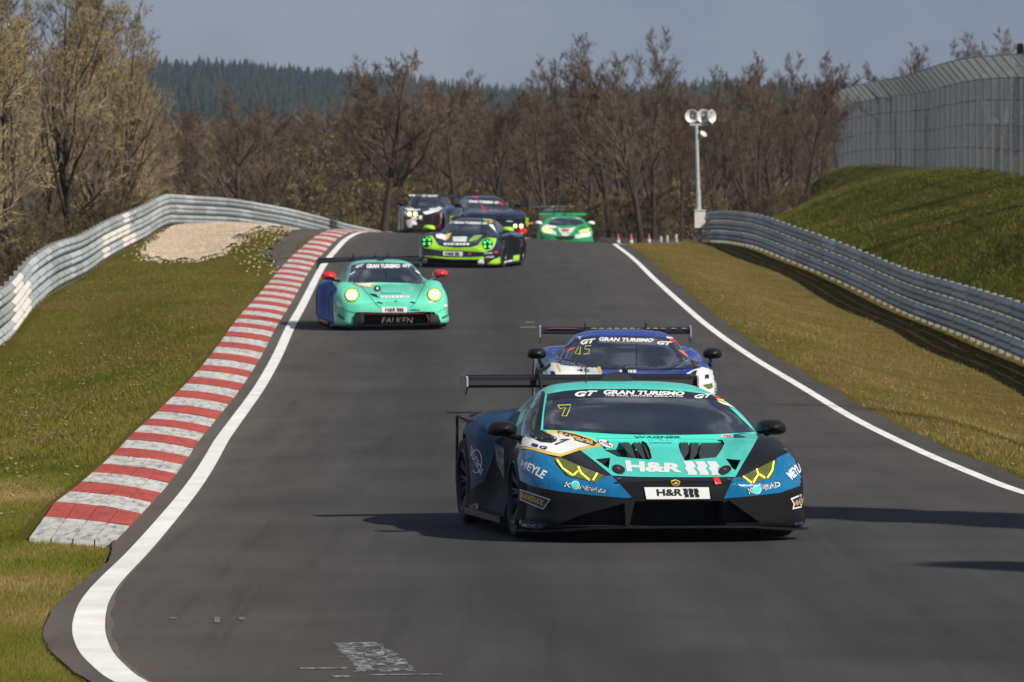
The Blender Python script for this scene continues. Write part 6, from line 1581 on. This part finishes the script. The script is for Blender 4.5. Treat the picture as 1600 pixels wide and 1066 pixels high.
def camo_car():
    Y = 212.0
    car = Car('race_car', 'black race car with white camouflage pattern and yellow twin headlights, leftmost at the crest', X_at(676, Y), Y, 3.0, wb=2.85, fa=.92)
    cab, body = saloon_body(car, [M_BLK, M_HOLE], [M_BLK, M_HOLE]); w = saloon_common(car, body, cab); P = car.poly
    for k, x in enumerate((-.62, -.5, -.36, -.25, -.12, .0, .12)): m = MB(); m.add([(x, 4.545, 1.29 - .012), (x + .09, 4.545, 1.29 - .012), (x + .1, 4.60, 1.29 + .034), (x, 4.60, 1.29 + .034)], [(0, 1, 2, 3)]); m.build('lettering', M_DWHITE, w)
    ws = P('windscreen', c5((165, 185), (178, 130), (195, 108), (260, 100), (380, 100), (440, 110), (470, 185), (380, 192), (260, 192)), M_GLASS, .008); car.text('GT GRAN TURISMO', c5((195, 100), (440, 100), (440, 116), (195, 116)), M_DWHITE, .05, parent=ws, off=.012)
    P('roof_banner', c5((190, 78), (350, 72), (480, 86), (470, 104), (350, 92), (200, 98)), M_DGREY, .008)
    for q in (c5((60, 205), (100, 195), (130, 205), (170, 178), (230, 180), (240, 205), (200, 215), (150, 225), (90, 225)), c5((200, 235), (270, 215), (330, 190), (360, 200), (330, 225), (280, 240), (230, 255)), c5((70, 300), (110, 285), (150, 300), (160, 330), (145, 350), (90, 352)), c5((60, 228), (80, 232), (78, 262), (62, 260)), c5((110, 268), (150, 268), (165, 290), (120, 288)), c5((170, 260), (200, 258), (195, 290), (172, 285)), c5((80, 255), (90, 262), (84, 280)), c5((250, 205), (290, 200), (300, 212), (262, 218))): P('vinyl_patch', q, M_DWHITE, .006)
    P('vinyl_patch', c5((278, 255), (340, 232), (430, 215), (440, 350), (300, 355), (280, 300)), M_MAROON, .006); P('vinyl_patch', c5((178, 285), (205, 290), (195, 302)), M_DRED, .006)
    for (x, y) in (c5((100, 250))[0], c5((146, 250))[0]): lamp(car, x, y, 4.2, 4.2, M_LEDW, M_LYEL)
def red_navy_car():
    Y = 205.0
    car = Car('race_car', 'dark navy race car with red front corner behind the lime and navy car', X_at(780, Y), Y, 13.0, wb=2.85, fa=.92)
    cab, body = saloon_body(car, [M_NAVY, M_HOLE], [M_NAVY, M_HOLE]); saloon_common(car, body, cab); P = car.poly
    ws = P('windscreen', c5((492, 248), (505, 190), (525, 160), (600, 145), (700, 148), (790, 165), (830, 205), (852, 245), (700, 252), (560, 252)), M_GLASS, .008); car.text('GT GRAN TURISMO GT', c5((515, 138), (800, 152), (800, 172), (515, 158)), M_DWHITE, .05, parent=ws, off=.012)
    P('vinyl_patch', c5((655, 180), (668, 178), (705, 240), (690, 242)), M_DRED, .012); P('vinyl_patch', c5((795, 150), (825, 165), (828, 185), (800, 172)), M_DRED, .012); P('vinyl_patch', c5((590, 112), (640, 112), (640, 126), (590, 124)), M_DRED, .008)
    P('vinyl_patch', c5((400, 150), (470, 140), (470, 205), (420, 215)), M_FBLUE, .008, jump=1)
    P('front_corner', c5((850, 362), (940, 358), (1020, 360), (1045, 400), (1045, 470), (990, 475), (900, 470), (850, 460)), M_SRED, .006); P('vinyl_patch', c5((945, 400), (985, 395), (985, 425), (950, 425)), M_DWHITE, .008)
    for (x, y) in (c5((925, 342))[0], c5((971, 342))[0]): lamp(car, x, y, 3.7, 4.2, M_LED, M_LYEL)
    P('vinyl_patch', c5((840, 290), (900, 288), (905, 308), (845, 306)), M_DWHITE, .008)
    m = MB(); m.add([(.93, .25, .40), (1.20, .34, .44), (1.22, .60, .46), (.99, .55, .42), (.93, .25, .425), (1.20, .34, .465), (1.22, .60, .485), (.99, .55, .445)], [(0, 3, 2, 1), (4, 5, 6, 7), (0, 1, 5, 4), (1, 2, 6, 5), (2, 3, 7, 6), (3, 0, 4, 7)]); m.build('canard', M_DORG, car.root)
def grey_car():
    Y = 284.0
    car = Car('race_car', 'dull grey race car mostly hidden behind the green and white car', X_at(872, Y), Y, 2.0, wb=2.85, fa=.92)
    cab, body = saloon_body(car, [M_GREYP2, M_HOLE], [M_GREYP2, M_HOLE]); saloon_common(car, body, cab, wing_z=1.36, wm=M_GREYP); P = car.poly
    P('windscreen', c5((1130, 262), (1145, 232), (1200, 222), (1320, 222), (1380, 232), (1400, 262)), M_GLASS, .01)
camo_car(); red_navy_car(); grey_car()
